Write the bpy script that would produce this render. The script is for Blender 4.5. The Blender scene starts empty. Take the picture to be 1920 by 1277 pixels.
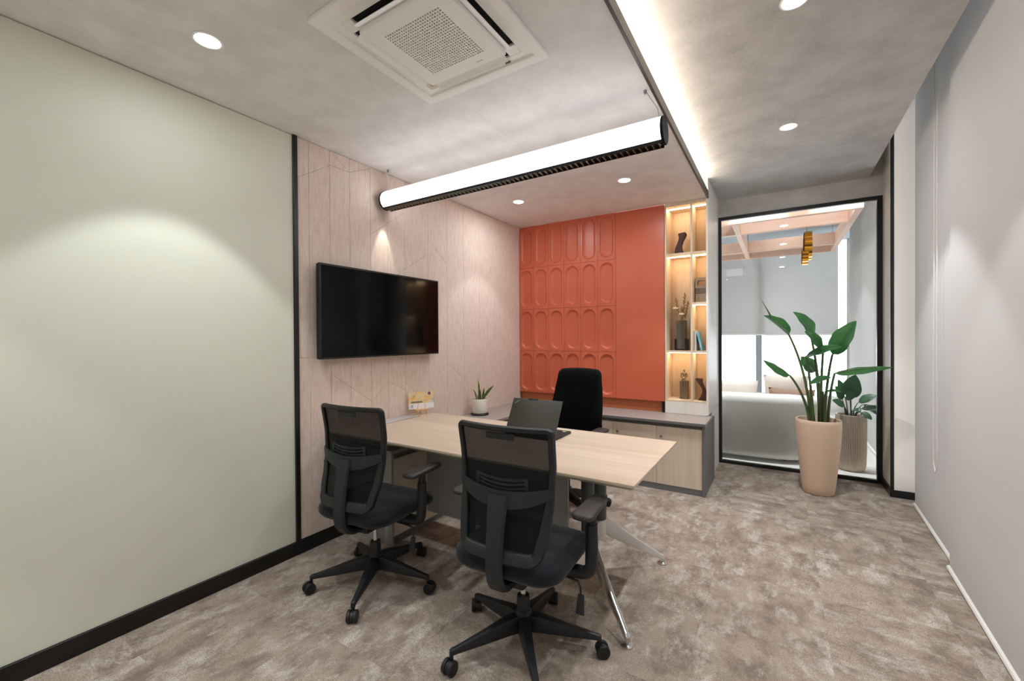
import bpy, bmesh, math, random
from mathutils import Vector, Matrix
random.seed(7)
S = bpy.context.scene
COL = S.collection
PI = math.pi

# ------------------------------------------------------------------ camera
FPX, YAW, PITCH, ROLL = 796.9, -.5604, -.0072, -.0063
CAM = Vector((2.5505, 0, 1.35))
cd = bpy.data.cameras.new('camera'); co = bpy.data.objects.new('camera', cd); COL.objects.link(co)
cd.sensor_fit = 'HORIZONTAL'; cd.sensor_width = 36; cd.lens = FPX * 36 / 1920; cd.clip_start = .01; cd.clip_end = 200
_F = Vector((math.sin(YAW) * math.cos(PITCH), math.cos(YAW) * math.cos(PITCH), math.sin(PITCH)))
_R = Vector((math.cos(YAW), -math.sin(YAW), 0)); _U = _R.cross(_F)
_R2 = _R * math.cos(ROLL) + _U * math.sin(ROLL); _U2 = _U * math.cos(ROLL) - _R * math.sin(ROLL)
co.matrix_world = Matrix((( _R2.x, _U2.x, -_F.x, CAM.x), (_R2.y, _U2.y, -_F.y, CAM.y), (_R2.z, _U2.z, -_F.z, CAM.z), (0, 0, 0, 1)))
S.camera = co

# ------------------------------------------------------------------ world, exposure, light levels
WORLD_STRENGTH = 5.0
TUBE_E = 3.2
SPOT_E = 40.0
WIDE_E = 2.2
COVE_E = 34.0
NICHE_E = 58.0
EXPOSURE = 0.42
w = bpy.data.worlds.new('overcast_sky'); S.world = w; w.use_nodes = True
bg = w.node_tree.nodes['Background']; bg.inputs[0].default_value = (.90, .95, 1.0, 1); bg.inputs[1].default_value = WORLD_STRENGTH
S.view_settings.view_transform = 'Standard'; S.view_settings.look = 'None'; S.view_settings.gamma = 1
S.view_settings.exposure = EXPOSURE; S.view_settings.use_curve_mapping = False
try:
    S.cycles.use_denoising = True; S.cycles.max_bounces = 10; S.cycles.diffuse_bounces = 6
    S.cycles.transparent_max_bounces = 10; S.cycles.use_adaptive_sampling = True; S.cycles.adaptive_threshold = .025; S.cycles.sample_clamp_indirect = 6
    S.cycles.caustics_reflective = False; S.cycles.caustics_refractive = False
except Exception: pass

# ------------------------------------------------------------------ helpers
def L(h):
    r = [int(h[i:i + 2], 16) / 255 for i in (0, 2, 4)]
    return tuple((c / 12.92 if c <= .04045 else ((c + .055) / 1.055) ** 2.4) for c in r) + (1,)

class MB:
    def __init__(s): s.v = []; s.f = []
    def add(s, vs, fs):
        o = len(s.v); s.v += [tuple(v) for v in vs]; s.f += [tuple(i + o for i in f) for f in fs]; return s
    def box(s, x0, y0, z0, x1, y1, z1):
        x0, x1 = sorted((x0, x1)); y0, y1 = sorted((y0, y1)); z0, z1 = sorted((z0, z1))
        return s.add([(x0,y0,z0),(x1,y0,z0),(x1,y1,z0),(x0,y1,z0),(x0,y0,z1),(x1,y0,z1),(x1,y1,z1),(x0,y1,z1)],
                     [(0,3,2,1),(4,5,6,7),(0,1,5,4),(1,2,6,5),(2,3,7,6),(3,0,4,7)])
    def rings(s, rs, cap0=True, cap1=True, closed=True):
        o = len(s.v); n = len(rs[0])
        for r in rs: s.v += [tuple(p) for p in r]
        for k in range(len(rs) - 1):
            for i in range(n if closed else n - 1):
                j = (i + 1) % n; a = o + k * n; b = a + n
                s.f.append((a + i, a + j, b + j, b + i))
        if closed and cap0: s.f.append(tuple(o + i for i in reversed(range(n))))
        if closed and cap1: s.f.append(tuple(o + (len(rs) - 1) * n + i for i in range(n)))
        return s
    def prism(s, a, b): return s.rings([a, b])
    def tube(s, path, r, n=10, ry=None, up=None, cap=True):
        P = [Vector(p) for p in path]; m = len(P)
        rr = r if isinstance(r, (list, tuple)) else [r] * m
        r2 = ry if isinstance(ry, (list, tuple)) else ([ry] * m if ry else rr)
        T = [((P[min(i + 1, m - 1)] - P[max(i - 1, 0)]).normalized()) for i in range(m)]
        u = Vector(up) if up else (Vector((0, 0, 1)) if abs(T[0].z) < .9 else Vector((0, 1, 0)))
        rs = []
        for i in range(m):
            a = u - T[i] * u.dot(T[i])
            if a.length < 1e-6: a = T[i].orthogonal()
            a.normalize(); b = T[i].cross(a); u = a if up is None else Vector(up)
            rs.append([P[i] + a * (rr[i] * math.cos(2 * PI * k / n)) + b * (r2[i] * math.sin(2 * PI * k / n)) for k in range(n)])
        return s.rings(rs, cap, cap)
    def lathe(s, prof, n=32, c=(0, 0, 0), sx=1, sy=1):
        rs = [[(c[0] + r * sx * math.cos(2 * PI * k / n), c[1] + r * sy * math.sin(2 * PI * k / n), c[2] + z) for k in range(n)] for r, z in prof]
        return s.rings(rs)
    def grid(s, pts):
        o = len(s.v); h = len(pts); wd = len(pts[0])
        for r in pts: s.v += [tuple(p) for p in r]
        for i in range(h - 1):
            for j in range(wd - 1):
                a = o + i * wd + j; s.f.append((a, a + 1, a + wd + 1, a + wd))
        return s
    def mesh(s, name, mat=None, bevel=0, seg=2, smooth=True, angle=35):
        me = bpy.data.meshes.new(name); bm = bmesh.new()
        vs = [bm.verts.new(v) for v in s.v]
        for f in s.f:
            try: bm.faces.new([vs[i] for i in f])
            except ValueError: pass
        bm.normal_update()
        bmesh.ops.recalc_face_normals(bm, faces=bm.faces)
        if bevel:
            es = [e for e in bm.edges if len(e.link_faces) == 2 and e.calc_face_angle(0) > math.radians(30)]
            bmesh.ops.bevel(bm, geom=es, offset=bevel, segments=seg, profile=.5, affect='EDGES', clamp_overlap=True)
        bm.to_mesh(me); bm.free()
        if smooth:
            me.polygons.foreach_set('use_smooth', [True] * len(me.polygons))
            me.set_sharp_from_angle(angle=math.radians(angle))
        if mat: me.materials.append(mat)
        return me
    def build(s, name, mat, parent=None, **k):
        return link(name, s.mesh(name, mat, **k), parent)

def link(name, me, parent=None, loc=None, rz=0):
    o = bpy.data.objects.new(name, me); COL.objects.link(o)
    if parent: o.parent = parent
    if loc: o.location = loc
    if rz: o.rotation_euler = (0, 0, rz)
    return o
def tag(o, label, cat, group=None):
    o['label'] = label; o['category'] = cat
    if group: o['group'] = group
    return o
def thing(name, label, cat, loc=(0, 0, 0), rz=0, group=None):
    o = bpy.data.objects.new(name, None); COL.objects.link(o); o.empty_display_size = .1
    o.location = loc; o.rotation_euler = (0, 0, rz); return tag(o, label, cat, group)
def struct(o, label=None):
    o['kind'] = 'structure'
    if label: o['label'] = label
    return o
def kids(o): return [c for c in bpy.data.objects if c.parent == o]
def copy_tree(o, parent=None):
    c = o.copy(); COL.objects.link(c)
    if parent: c.parent = parent
    for ch in kids(o):
        copy_tree(ch, c)
    return c
def bx(x0, y0, z0, x1, y1, z1): return MB().box(x0, y0, z0, x1, y1, z1)
def text_mesh(txt, size, depth=.0004):
    cu = bpy.data.curves.new('lettering', 'FONT'); cu.body = txt; cu.size = size; cu.extrude = depth
    cu.align_x = 'CENTER'; cu.align_y = 'CENTER'; cu.resolution_u = 3
    o = bpy.data.objects.new('lettering_tmp', cu); COL.objects.link(o)
    dg = bpy.context.evaluated_depsgraph_get(); me = bpy.data.meshes.new_from_object(o.evaluated_get(dg))
    bpy.data.objects.remove(o); bpy.data.curves.remove(cu); return me
def rrect(hw, hh, r, n=6):
    out = []
    for cx_, cy_, a0 in ((hw - r, hh - r, 0), (-hw + r, hh - r, 90), (-hw + r, -hh + r, 180), (hw - r, -hh + r, 270)):
        for i in range(n + 1):
            a = math.radians(a0 + 90 * i / n); out.append((cx_ + r * math.cos(a), cy_ + r * math.sin(a)))
    return out
def bez(p0, p1, p2, n=12):
    p0, p1, p2 = Vector(p0), Vector(p1), Vector(p2)
    return [(p0 * (1 - t) ** 2 + p1 * 2 * t * (1 - t) + p2 * t * t) for t in [i / n for i in range(n + 1)]]
def lerp_tab(tab, x):
    if x <= tab[0][0]: return tab[0][1]
    for (a, b), (c, d) in zip(tab, tab[1:]):
        if x <= c:
            t = (x - a) / (c - a); t = t * t * (3 - 2 * t) * .6 + t * .4
            return b + (d - b) * t
    return tab[-1][1]

# ------------------------------------------------------------------ materials
def P(name, c, rough=.5, metal=0., spec=.5, coat=0., coatr=.05, sheen=0., var=None, bump=None, geo=False, transl=0., transp=0., alpha_col=None):
    m = bpy.data.materials.new(name); m.use_nodes = True; nt = m.node_tree; N = nt.nodes; K = nt.links
    b = N['Principled BSDF']; out = N['Material Output']
    col = L(c) if isinstance(c, str) else c
    b.inputs['Base Color'].default_value = col; b.inputs['Roughness'].default_value = rough; b.inputs['Metallic'].default_value = metal
    b.inputs['Specular IOR Level'].default_value = spec; b.inputs['Coat Weight'].default_value = coat; b.inputs['Coat Roughness'].default_value = coatr
    b.inputs['Sheen Weight'].default_value = sheen
    def coords(scale):
        mp = N.new('ShaderNodeMapping'); mp.inputs['Scale'].default_value = scale
        if geo:
            g = N.new('ShaderNodeNewGeometry'); K.new(g.outputs['Position'], mp.inputs['Vector'])
        else:
            t = N.new('ShaderNodeTexCoord'); K.new(t.outputs['Object'], mp.inputs['Vector'])
        return mp.outputs['Vector']
    cs = None
    for v in (var or []):
        c2, scale, detail, lo, hi, amt = v
        nz = N.new('ShaderNodeTexNoise'); nz.inputs['Scale'].default_value = 1; nz.inputs['Detail'].default_value = detail; nz.inputs['Roughness'].default_value = .6
        K.new(coords(scale), nz.inputs['Vector'])
        mr = N.new('ShaderNodeMapRange'); mr.inputs['From Min'].default_value = lo; mr.inputs['From Max'].default_value = hi; mr.inputs['To Max'].default_value = amt
        K.new(nz.outputs['Fac'], mr.inputs['Value'])
        mx = N.new('ShaderNodeMix'); mx.data_type = 'RGBA'
        K.new(mr.outputs['Result'], mx.inputs['Factor'])
        if cs: K.new(cs, mx.inputs[6])
        else: mx.inputs[6].default_value = col
        mx.inputs[7].default_value = L(c2) if isinstance(c2, str) else c2
        cs = mx.outputs[2]
    if cs: K.new(cs, b.inputs['Base Color'])
    if bump:
        scale, stren, dist, det = bump
        nz = N.new('ShaderNodeTexNoise'); nz.inputs['Scale'].default_value = 1; nz.inputs['Detail'].default_value = det
        K.new(coords(scale), nz.inputs['Vector'])
        bp = N.new('ShaderNodeBump'); bp.inputs['Strength'].default_value = stren; bp.inputs['Distance'].default_value = dist
        K.new(nz.outputs['Fac'], bp.inputs['Height']); K.new(bp.outputs['Normal'], b.inputs['Normal'])
    last = b.outputs[0]
    if transl:
        t = N.new('ShaderNodeBsdfTranslucent'); t.inputs[0].default_value = col
        if cs: K.new(cs, t.inputs[0])
        mx = N.new('ShaderNodeMixShader'); mx.inputs[0].default_value = transl
        K.new(last, mx.inputs[1]); K.new(t.outputs[0], mx.inputs[2]); last = mx.outputs[0]
    if transp:
        t = N.new('ShaderNodeBsdfTransparent')
        mx = N.new('ShaderNodeMixShader'); mx.inputs[0].default_value = transp
        K.new(last, mx.inputs[1]); K.new(t.outputs[0], mx.inputs[2]); last = mx.outputs[0]
    K.new(last, out.inputs['Surface'])
    return m
def EM(name, c, s):
    m = bpy.data.materials.new(name); m.use_nodes = True; nt = m.node_tree; nt.nodes.clear()
    e = nt.nodes.new('ShaderNodeEmission'); o = nt.nodes.new('ShaderNodeOutputMaterial')
    e.inputs[0].default_value = c; e.inputs[1].default_value = s; nt.links.new(e.outputs[0], o.inputs[0]); return m
def GLASS(name, tint=(.97, .98, .98, 1), rough=0.0):
    m = bpy.data.materials.new(name); m.use_nodes = True; nt = m.node_tree; N = nt.nodes; N.clear(); K = nt.links
    o = N.new('ShaderNodeOutputMaterial'); t = N.new('ShaderNodeBsdfTransparent'); t.inputs[0].default_value = tint
    g = N.new('ShaderNodeBsdfGlossy'); g.inputs['Roughness'].default_value = rough
    fr = N.new('ShaderNodeFresnel'); fr.inputs[0].default_value = 1.35
    mx = N.new('ShaderNodeMixShader'); K.new(fr.outputs[0], mx.inputs[0]); K.new(t.outputs[0], mx.inputs[1]); K.new(g.outputs[0], mx.inputs[2])
    K.new(mx.outputs[0], o.inputs[0]); return m

def wood(name, a, b_, axis, rough=.45):
    sc = {'x': (1.2, 45, 45), 'z': (45, 45, 1.2), 'y': (45, 1.2, 45)}[axis]
    sc2 = {'x': (.6, 9, 9), 'z': (9, 9, .6), 'y': (9, .6, 9)}[axis]
    return P(name, a, rough, var=[(b_, sc2, 3, .35, .7, .75), (b_, sc, 2, .4, .75, .5)])
M = {}
M['ceiling'] = P('ceiling_paper', 'eceae9', .62, spec=.3, geo=True, var=[('d6d3d1', (7, 7, 7), 8, .35, .7, .7), ('efecea', (90, 90, 90), 3, .45, .75, .45)], bump=((160, 160, 160), .15, .002, 3))
M['ceiling_grey'] = P('ceiling_plaster', 'c6c3c0', .6, spec=.35, geo=True, var=[('a3a09d', (4, 4, 4), 9, .38, .66, .7), ('d3d0cd', (70, 70, 70), 3, .45, .75, .4)], bump=((120, 120, 120), .2, .002, 3))
M['white_wall'] = P('painted_wall', 'e6e4e1', .7)
M['cream_wall'] = P('cream_wall', 'd9cec3', .7)
M['black'] = P('black_trim', '0b0b0c', .35)
M['green_glass'] = P('pale_green_glass', 'dcdece', .5, spec=.2)
M['felt'] = P('pink_felt', 'e3d2c6', .95, spec=.1, geo=True, var=[('ccb3a5', (55, 55, 9), 5, .38, .68, .6), ('ece0d7', (160, 160, 40), 3, .5, .75, .5)], bump=((220, 220, 60), .3, .002, 3))
M['felt_back'] = P('felt_core', 'd8c6ba', .95, spec=.1)
M['orange'] = P('terracotta_paint', 'c9664a', .32, spec=.4, var=[('c05a3c', (3, 3, 3), 4, .4, .7, .35)])
M['orange_wood'] = P('orange_back_panel', 'b8683e', .5)
M['oak'] = wood('pale_oak_vertical', 'dfcfbd', 'cbb7a1', 'z')
M['oak_desk'] = wood('pale_oak_desk', 'cdbba7', 'baa58e', 'x', .4)
M['oak_light'] = wood('pale_oak_niche', 'e3d0b8', 'cfb698', 'z', .5)
M['desk_edge'] = P('desk_edge_band', 'b5ad98', .5)
M['oak_white'] = wood('whitened_oak_panel', 'efeae4', 'ddd6ce', 'z', .45)
M['grey_lam'] = P('grey_laminate', '6c6c6b', .5)
M['grey_top'] = P('grey_worktop', '9b918c', .38, spec=.4)
M['dark_grey'] = P('dark_grey_metal', '3d4347', .4, spec=.5)
M['panel_grey'] = P('grey_modesty_panel', '9a9a99', .5)
M['alu'] = P('brushed_aluminium', 'dcdcdb', .35, metal=.55)
M['chrome'] = P('polished_chrome', 'd5d5d5', .12, metal=1)
M['silver'] = P('silver_flap', 'c4c5c8', .35, metal=.4)
M['plastic'] = P('black_plastic', '17191c', .48, spec=.45)
M['plastic_grey'] = P('charcoal_plastic', '1e2227', .5, spec=.45)
M['pad'] = P('armrest_pad', '2c2827', .5)
M['fabric'] = P('black_seat_fabric', '15181d', .9, spec=.2, sheen=.15, bump=((420, 420, 420), .3, .001, 2))
M['black_fabric'] = P('deep_black_upholstery', '08080a', .9, spec=.15)
M['mesh'] = P('black_mesh_fabric', '0e0f11', .8, spec=.2, transp=.065)
M['rubber'] = P('caster_rubber', '101113', .55)
M['black_matte'] = P('matte_black_cap', '0a0a0a', .7, spec=.2)
M['tv_body'] = P('tv_casing', '0d0f12', .4)
M['tv_screen'] = P('tv_panel', '020203', .1, spec=.22)
M['white_ac'] = P('white_ac_plastic', 'f8f7f5', .45)
M['vane'] = P('white_vane', 'fafafa', .4)
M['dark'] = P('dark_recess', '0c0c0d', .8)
M['beige_cap'] = P('sensor_cap', 'd8d0bd', .5)
M['mark'] = P('grey_marking', '77746f', .6)
M['steel'] = P('dark_steel_edge', '4d4845', .4, metal=.5)
M['wire'] = P('steel_wire', 'a0a0a0', .4, metal=.8)
M['white_wire'] = P('white_cable', 'eceae6', .5)
M['louvre'] = P('black_louvre', '121212', .3, metal=.3)
M['reflector'] = P('louvre_reflector', '8a8378', .2, metal=.9)
M['pot'] = P('stone_planter', 'dcc0a6', .75, spec=.25, var=[('c4a58a', (220, 220, 220), 2, .5, .7, .6)])
M['pot_rib'] = P('ribbed_planter', 'd9c9b4', .7)
M['soil'] = P('soil', '3a2418', .95, var=[('6b4630', (60, 60, 60), 3, .45, .7, .8)], bump=((80, 80, 80), .8, .01, 3))
M['leaf'] = P('broad_leaf', '2e5d33', .38, spec=.4, var=[('4f8140', (6, 6, 6), 3, .4, .7, .55)], transl=.25)
M['leaf_dark'] = P('dark_leaf', '2a5535', .35, spec=.4, var=[('356038', (7, 7, 7), 3, .4, .7, .5)], transl=.2)
M['stem'] = P('leaf_stalk', '43572f', .5, var=[('6b4a35', (3, 3, 6), 3, .5, .75, .6)])
M['snake'] = P('snake_leaf', '2f5230', .45, var=[('5d8450', (25, 25, 90), 3, .45, .65, .6)])
M['snake_edge'] = P('snake_leaf_edge', 'b9bd6a', .5)
M['ceramic'] = P('white_ceramic', 'dfd9cd', .45)
M['white_blind'] = P('pale_blind', 'bdbbb8', .85, spec=.1, transl=.03, bump=((300, 300, 300), .1, .001, 2))
M['blind'] = P('grey_blind_fabric', 'bebbb8', .85, spec=.15, transl=.066, bump=((400, 400, 400), .12, .001, 2))
M['hem'] = P('blind_hem', 'e2dfda', .6)
M['sofa'] = P('cream_boucle', 'eeece5', .95, spec=.1, bump=((180, 180, 180), .4, .003, 3))
M['cush_cream'] = P('cream_cushion', 'e2d6cb', .95, spec=.1)
M['cush_brown'] = P('brown_cushion', '9c7f70', .95, spec=.1)
M['beam'] = P('pinkish_timber', 'ddb9a4', .55, var=[('cfa58f', (2, 2, 14), 3, .4, .7, .5)])
M['gold'] = P('polished_gold', 'd99a2e', .12, metal=1)
M['brown_sculpt'] = P('brown_ceramic', '4a2c26', .55)
M['bronze'] = P('bronze_figure', '8b7963', .4, metal=.5)
M['taupe'] = P('taupe_block', 'b39f88', .6)
M['taupe_dark'] = P('taupe_slot', '7d7770', .6)
M['smoke'] = P('smoked_glass_vase', '6a6256', .15, spec=.5, transp=.55)
M['dried'] = P('dried_stalk', 'b58a55', .85, transl=.2)
M['dried_flower'] = P('dried_flower', 'e8dcc8', .9)
M['book_white'] = P('white_book', 'dedbd8', .6)
M['book_blue'] = P('blue_book', '6fb4c8', .55, var=[('d8e6ea', (30, 30, 14), 2, .5, .6, .8)])
M['paper'] = P('book_pages', 'e9e3d6', .8)
M['laptop'] = P('dark_laptop_lid', '47463f', .42, metal=.35)
M['laptop_k'] = P('laptop_keyboard', '101012', .5)
M['easel'] = P('easel_wood', 'dcb07a', .55)
M['card_white'] = P('card_white', 'eceaf0', .6)
M['card_art'] = P('card_print', 'ecd08d', .6, var=[('e9b45c', (14, 14, 14), 3, .45, .6, .8), ('c9d0d8', (20, 20, 9), 2, .5, .62, .8), ('70606e', (26, 26, 40), 2, .6, .7, .7)])
M['badge'] = P('purple_badge', '7a4470', .5)
M['glass'] = GLASS('clear_glass')
M['frost'] = P('window_frame_grey', '8c9094', .5)
M['tube'] = EM('tube_diffuser', (.95, .975, 1, 1), TUBE_E)
M['lamp'] = EM('downlight_lens', (1, .96, .9, 1), 14)
M['cove'] = EM('cove_led', (1, .88, .74, 1), COVE_E)
M['niche'] = EM('niche_led', (1, .74, .45, 1), NICHE_E)
M['lounge_floor'] = P('lounge_carpet', 'dedbd6', .9)
M['lounge_ceiling'] = P('lounge_ceiling', 'a9b0b6', .8)

def carpet():
    m = bpy.data.materials.new('mottled_carpet'); m.use_nodes = True; nt = m.node_tree; N = nt.nodes; K = nt.links
    b = N['Principled BSDF']; b.inputs['Roughness'].default_value = .95; b.inputs['Specular IOR Level'].default_value = .1
    g = N.new('ShaderNodeTexCoord'); oi = N.new('ShaderNodeObjectInfo')
    ofs = N.new('ShaderNodeVectorMath'); ofs.operation = 'SCALE'; ofs.inputs[0].default_value = (7.3, 4.1, 9.7); K.new(oi.outputs['Random'], ofs.inputs['Scale'])
    ad = N.new('ShaderNodeVectorMath'); ad.operation = 'ADD'; K.new(g.outputs['Object'], ad.inputs[0]); K.new(ofs.outputs[0], ad.inputs[1])
    def noise(scale, det, rough=.6):
        mp = N.new('ShaderNodeMapping'); mp.inputs['Scale'].default_value = scale; K.new(ad.outputs[0], mp.inputs['Vector'])
        n = N.new('ShaderNodeTexNoise'); n.inputs['Scale'].default_value = 1; n.inputs['Detail'].default_value = det; n.inputs['Roughness'].default_value = rough
        K.new(mp.outputs[0], n.inputs['Vector']); return n.outputs['Fac']
    def ramp(f, lo, hi):
        r = N.new('ShaderNodeMapRange'); r.inputs['From Min'].default_value = lo; r.inputs['From Max'].default_value = hi; K.new(f, r.inputs['Value']); return r.outputs[0]
    def mix(f, a, c):
        x = N.new('ShaderNodeMix'); x.data_type = 'RGBA'; K.new(f, x.inputs['Factor'])
        if isinstance(a, str): x.inputs[6].default_value = L(a)
        else: K.new(a, x.inputs[6])
        x.inputs[7].default_value = L(c); return x.outputs[2]
    c = mix(ramp(noise((7.5, 5.0, 1), 9, .72), .44, .62), 'b5a697', '887a6e')
    c = mix(ramp(noise((9, 5.0, 3), 9, .76), .50, .68), c, 'ddd5cb')
    c = mix(ramp(noise((330, 260, 1), 1), .35, .8), c, '6f6158')
    K.new(c, b.inputs['Base Color'])
    bp = N.new('ShaderNodeBump'); bp.inputs['Strength'].default_value = .5; bp.inputs['Distance'].default_value = .004
    K.new(noise((420, 300, 1), 1), bp.inputs['Height']); K.new(bp.outputs[0], b.inputs['Normal'])
    return m
M['carpet'] = carpet()

# ================================================================== THE SETTING
HC, HR, YB, YG = 2.6155, 2.789, 4.236, 5.03
fl = struct(bx(-.15, -1.4, -.12, 3.60, 5.06, -.008).build('floor', M['grey_lam'], smooth=False), 'mottled grey brown carpet tiles across the office floor')
tile = bx(-.2499, -.2499, -.008, .2499, .2499, 0).mesh('carpet_tile', M['carpet'], smooth=False)
for i in range(8):
    for j in range(13):
        x, y = .235 + .5 * i - .25, -1.32 + .5 * j + .25
        o = link('carpet_tile', tile, fl, (x, y, 0))
        if random.random() < .3: o.rotation_euler = (0, 0, PI / 2)
wl = struct(bx(-.15, -1.4, -.12, -.014, 5.1, 3.45).build('wall_left', M['felt_back'], smooth=False), 'left wall of pale green glass and pink felt boards')
o = bx(-.014, -1.4, .085, 0, 1.517, HC - .004).build('glass_panel', M['green_glass'], wl, bevel=.001, seg=1)
o['label'] = 'pale green glossy glass wall panel'
# felt boards: vertical strips cut by slanted grooves (z on the near edge, z on the far edge)
Z0, Z1 = .085, HC - .002
strips = [
 (1.545, 1.625, [(.592, .652), (1.228, 1.228), (2.36, 2.41)]),
 (1.625, 1.775, [(.652, .76), (1.228, 1.228), (1.695, 1.575), (2.41, 2.51)]),
 (1.775, 1.931, [(1.112, 1.005), (1.228, 1.228), (2.515, 2.515), (2.61, 2.52)]),
 (1.931, 2.109, [(1.005, .885), (1.228, 1.228), (2.517, 2.60)]),
 (2.109, 2.270, [(.885, 1.014), (1.228, 1.228), (2.115, 2.235)]),
 (2.270, 2.446, [(1.014, .93), (1.79, 1.905), (2.235, 2.354)]),
 (2.446, 2.716, [(.985, .80), (1.905, 2.07)]),
 (2.716, 2.960, [(.95, 1.12), (2.2, 2.02)]),
 (2.960, 3.200, [(1.12, .95), (1.70, 1.86)]),
 (3.200, 3.450, [(1.86, 2.05)]),
 (3.450, 3.720, [(1.25, 1.45), (2.05, 2.27)]),
 (3.720, 4.000, [(1.45, 1.22), (1.95, 2.2)]),
 (4.000, 4.234, [(1.6, 1.75)])]
G = .0007
for ya, yb, cuts in strips:
    cs = [(Z0, Z0)] + cuts + [(Z1, Z1)]
    for (a0, b0), (a1, b1) in zip(cs, cs[1:]):
        q = [(ya + G, a0 + G), (yb - G, b0 + G), (yb - G, b1 - G), (ya + G, a1 - G)]
        MB().prism([(-.014, y, z) for y, z in q], [(0, y, z) for y, z in q]).build('felt_panel', M['felt'], wl, bevel=.0012, seg=1, smooth=False)
struct(bx(-.005, 1.517, 0, .012, 1.545, HC).build('trim_1', M['black'], bevel=.002, seg=1), 'black vertical trim between green glass and pink felt')
struct(bx(-.014, -1.4, 0, .010, 1.517, .085).build('baseboard_left', M['black'], bevel=.002, seg=1), 'black skirting under the green glass')
struct(bx(-.014, 1.545, 0, .010, 1.93, .082).build('baseboard_left', M['black'], bevel=.002, seg=1), 'black skirting under the pink felt boards')
struct(bx(-.15, -1.55, -.12, 3.75, -1.4, 3.45).build('wall_rear', M['white_wall'], smooth=False))
# ceilings
struct(bx(-.15, -1.4, HC, 2.0, YB + .01, HC + .045).build('ceiling', M['ceiling'], smooth=False), 'lower light grey papered ceiling over the desk')
struct(bx(1.70, -1.4, HR, 3.25, YG + .02, HR + .045).build('ceiling', M['ceiling_grey'], smooth=False), 'raised grey plaster ceiling beside the windows')
struct(bx(1.70, -1.4, HC + .045, 1.72, YG, HR).build('wall_cove', M['white_wall'], smooth=False))
struct(bx(3.25, -1.4, 3.40, 3.75, YG + .12, 3.45).build('ceiling_pocket', M['ceiling_grey'], smooth=False))
struct(bx(3.235, -1.4, HR + .045, 3.25, YG + .02, 3.40).build('wall_pocket', M['ceiling_grey'], smooth=False))
struct(bx(2.0, -1.4, HC - .012, 2.014, YB - .002, HC + .05).build('trim_2', M['steel'], bevel=.002, seg=1), 'dark metal edge strip along the lower ceiling')
for i, (a, b_) in enumerate([((1.11, 1.92), (1.114, 2.36))]):
    struct(bx(a[0], a[1], HC - .0012, b_[0], b_[1], HC + .001).build('trim_3', M['hem'], smooth=False), 'thin pale joint line in the ceiling')
cv = bx(1.90, -1.3, HC + .046, 1.925, YB - .02, HC + .056).build('led_strip', M['cove'], smooth=False)
tag(cv, 'warm white light strip hidden in the ceiling cove', 'light strip')
# far wall: header above the glass and strip to the pocket
wf = struct(bx(2.007, YG, 2.61, 3.345, YG + .12, 3.45).build('wall_far', M['ceiling_grey'], smooth=False), 'grey header above the glass partition')
struct(bx(-.15, YG, -.1, 2.007, YG + .12, 3.45).build('wall_far', M['white_wall'], smooth=False))
# corner stub beside the window
struct(bx(3.345, 4.68, -.05, 3.75, YG + .12, 3.45).build('wall_corner', M['cream_wall'], smooth=False), 'narrow cream wall end between glass partition and window')
struct(bx(3.339, 4.674, 0, 3.362, 4.684, 3.40).build('trim_4', M['black'], smooth=False), 'black vertical edge trim of the cream wall end')
struct(MB().box(3.337, 4.672, 0, 3.345, YG, .075).build('baseboard_corner', M['black'], smooth=False))
struct(MB().box(3.345, 4.668, 0, 3.75, 4.68, .06).build('baseboard_corner', M['black'], smooth=False))
# right wall: solid near the camera, window behind the blinds
struct(bx(3.70, -1.4, -.12, 3.75, 4.68, .0).build('wall_right', M['white_wall'], smooth=False))
wn = struct(bpy.data.objects.new('window_2', None)); COL.objects.link(wn); wn['label'] = 'tall window behind the grey roller blinds'
for y in (-1.38, 1.52, 3.42, 4.655): bx(3.60, y - .02, 0, 3.68, y + .02, 3.40).build('mullion', M['frost'], wn, smooth=False)
bx(3.60, -1.4, -.12, 3.70, 4.68, .06).build('sill', M['frost'], wn, smooth=False)
bx(3.60, -1.4, 3.34, 3.68, 4.68, 3.45).build('head', M['frost'], wn, smooth=False)
for a, b_ in ((-1.36, 1.50), (1.54, 3.40), (3.44, 4.635)): bx(3.637, a, .06, 3.643, b_, 3.34).build('pane', M['glass'], wn, smooth=False)
# glass partition
wp = struct(bpy.data.objects.new('window_1', None)); COL.objects.link(wp); wp['label'] = 'black framed glass partition to the lounge'
bx(2.007, YG - .012, 2.575, 3.345, YG + .03, 2.61).build('frame_bar', M['black'], wp, bevel=.002, seg=1)
bx(2.007, YG - .012, 0, 3.345, YG + .03, .032).build('frame_bar', M['black'], wp, bevel=.002, seg=1)
bx(2.007, YG - .012, .032, 2.036, YG + .03, 2.575).build('frame_bar', M['black'], wp, bevel=.002, seg=1)
bx(3.305, YG - .012, .032, 3.345, YG + .03, 2.575).build('frame_bar', M['black'], wp, bevel=.002, seg=1)
bx(2.036, YG + .006, .032, 3.305, YG + .014, 2.575).build('pane', M['glass'], wp, smooth=False)

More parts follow.
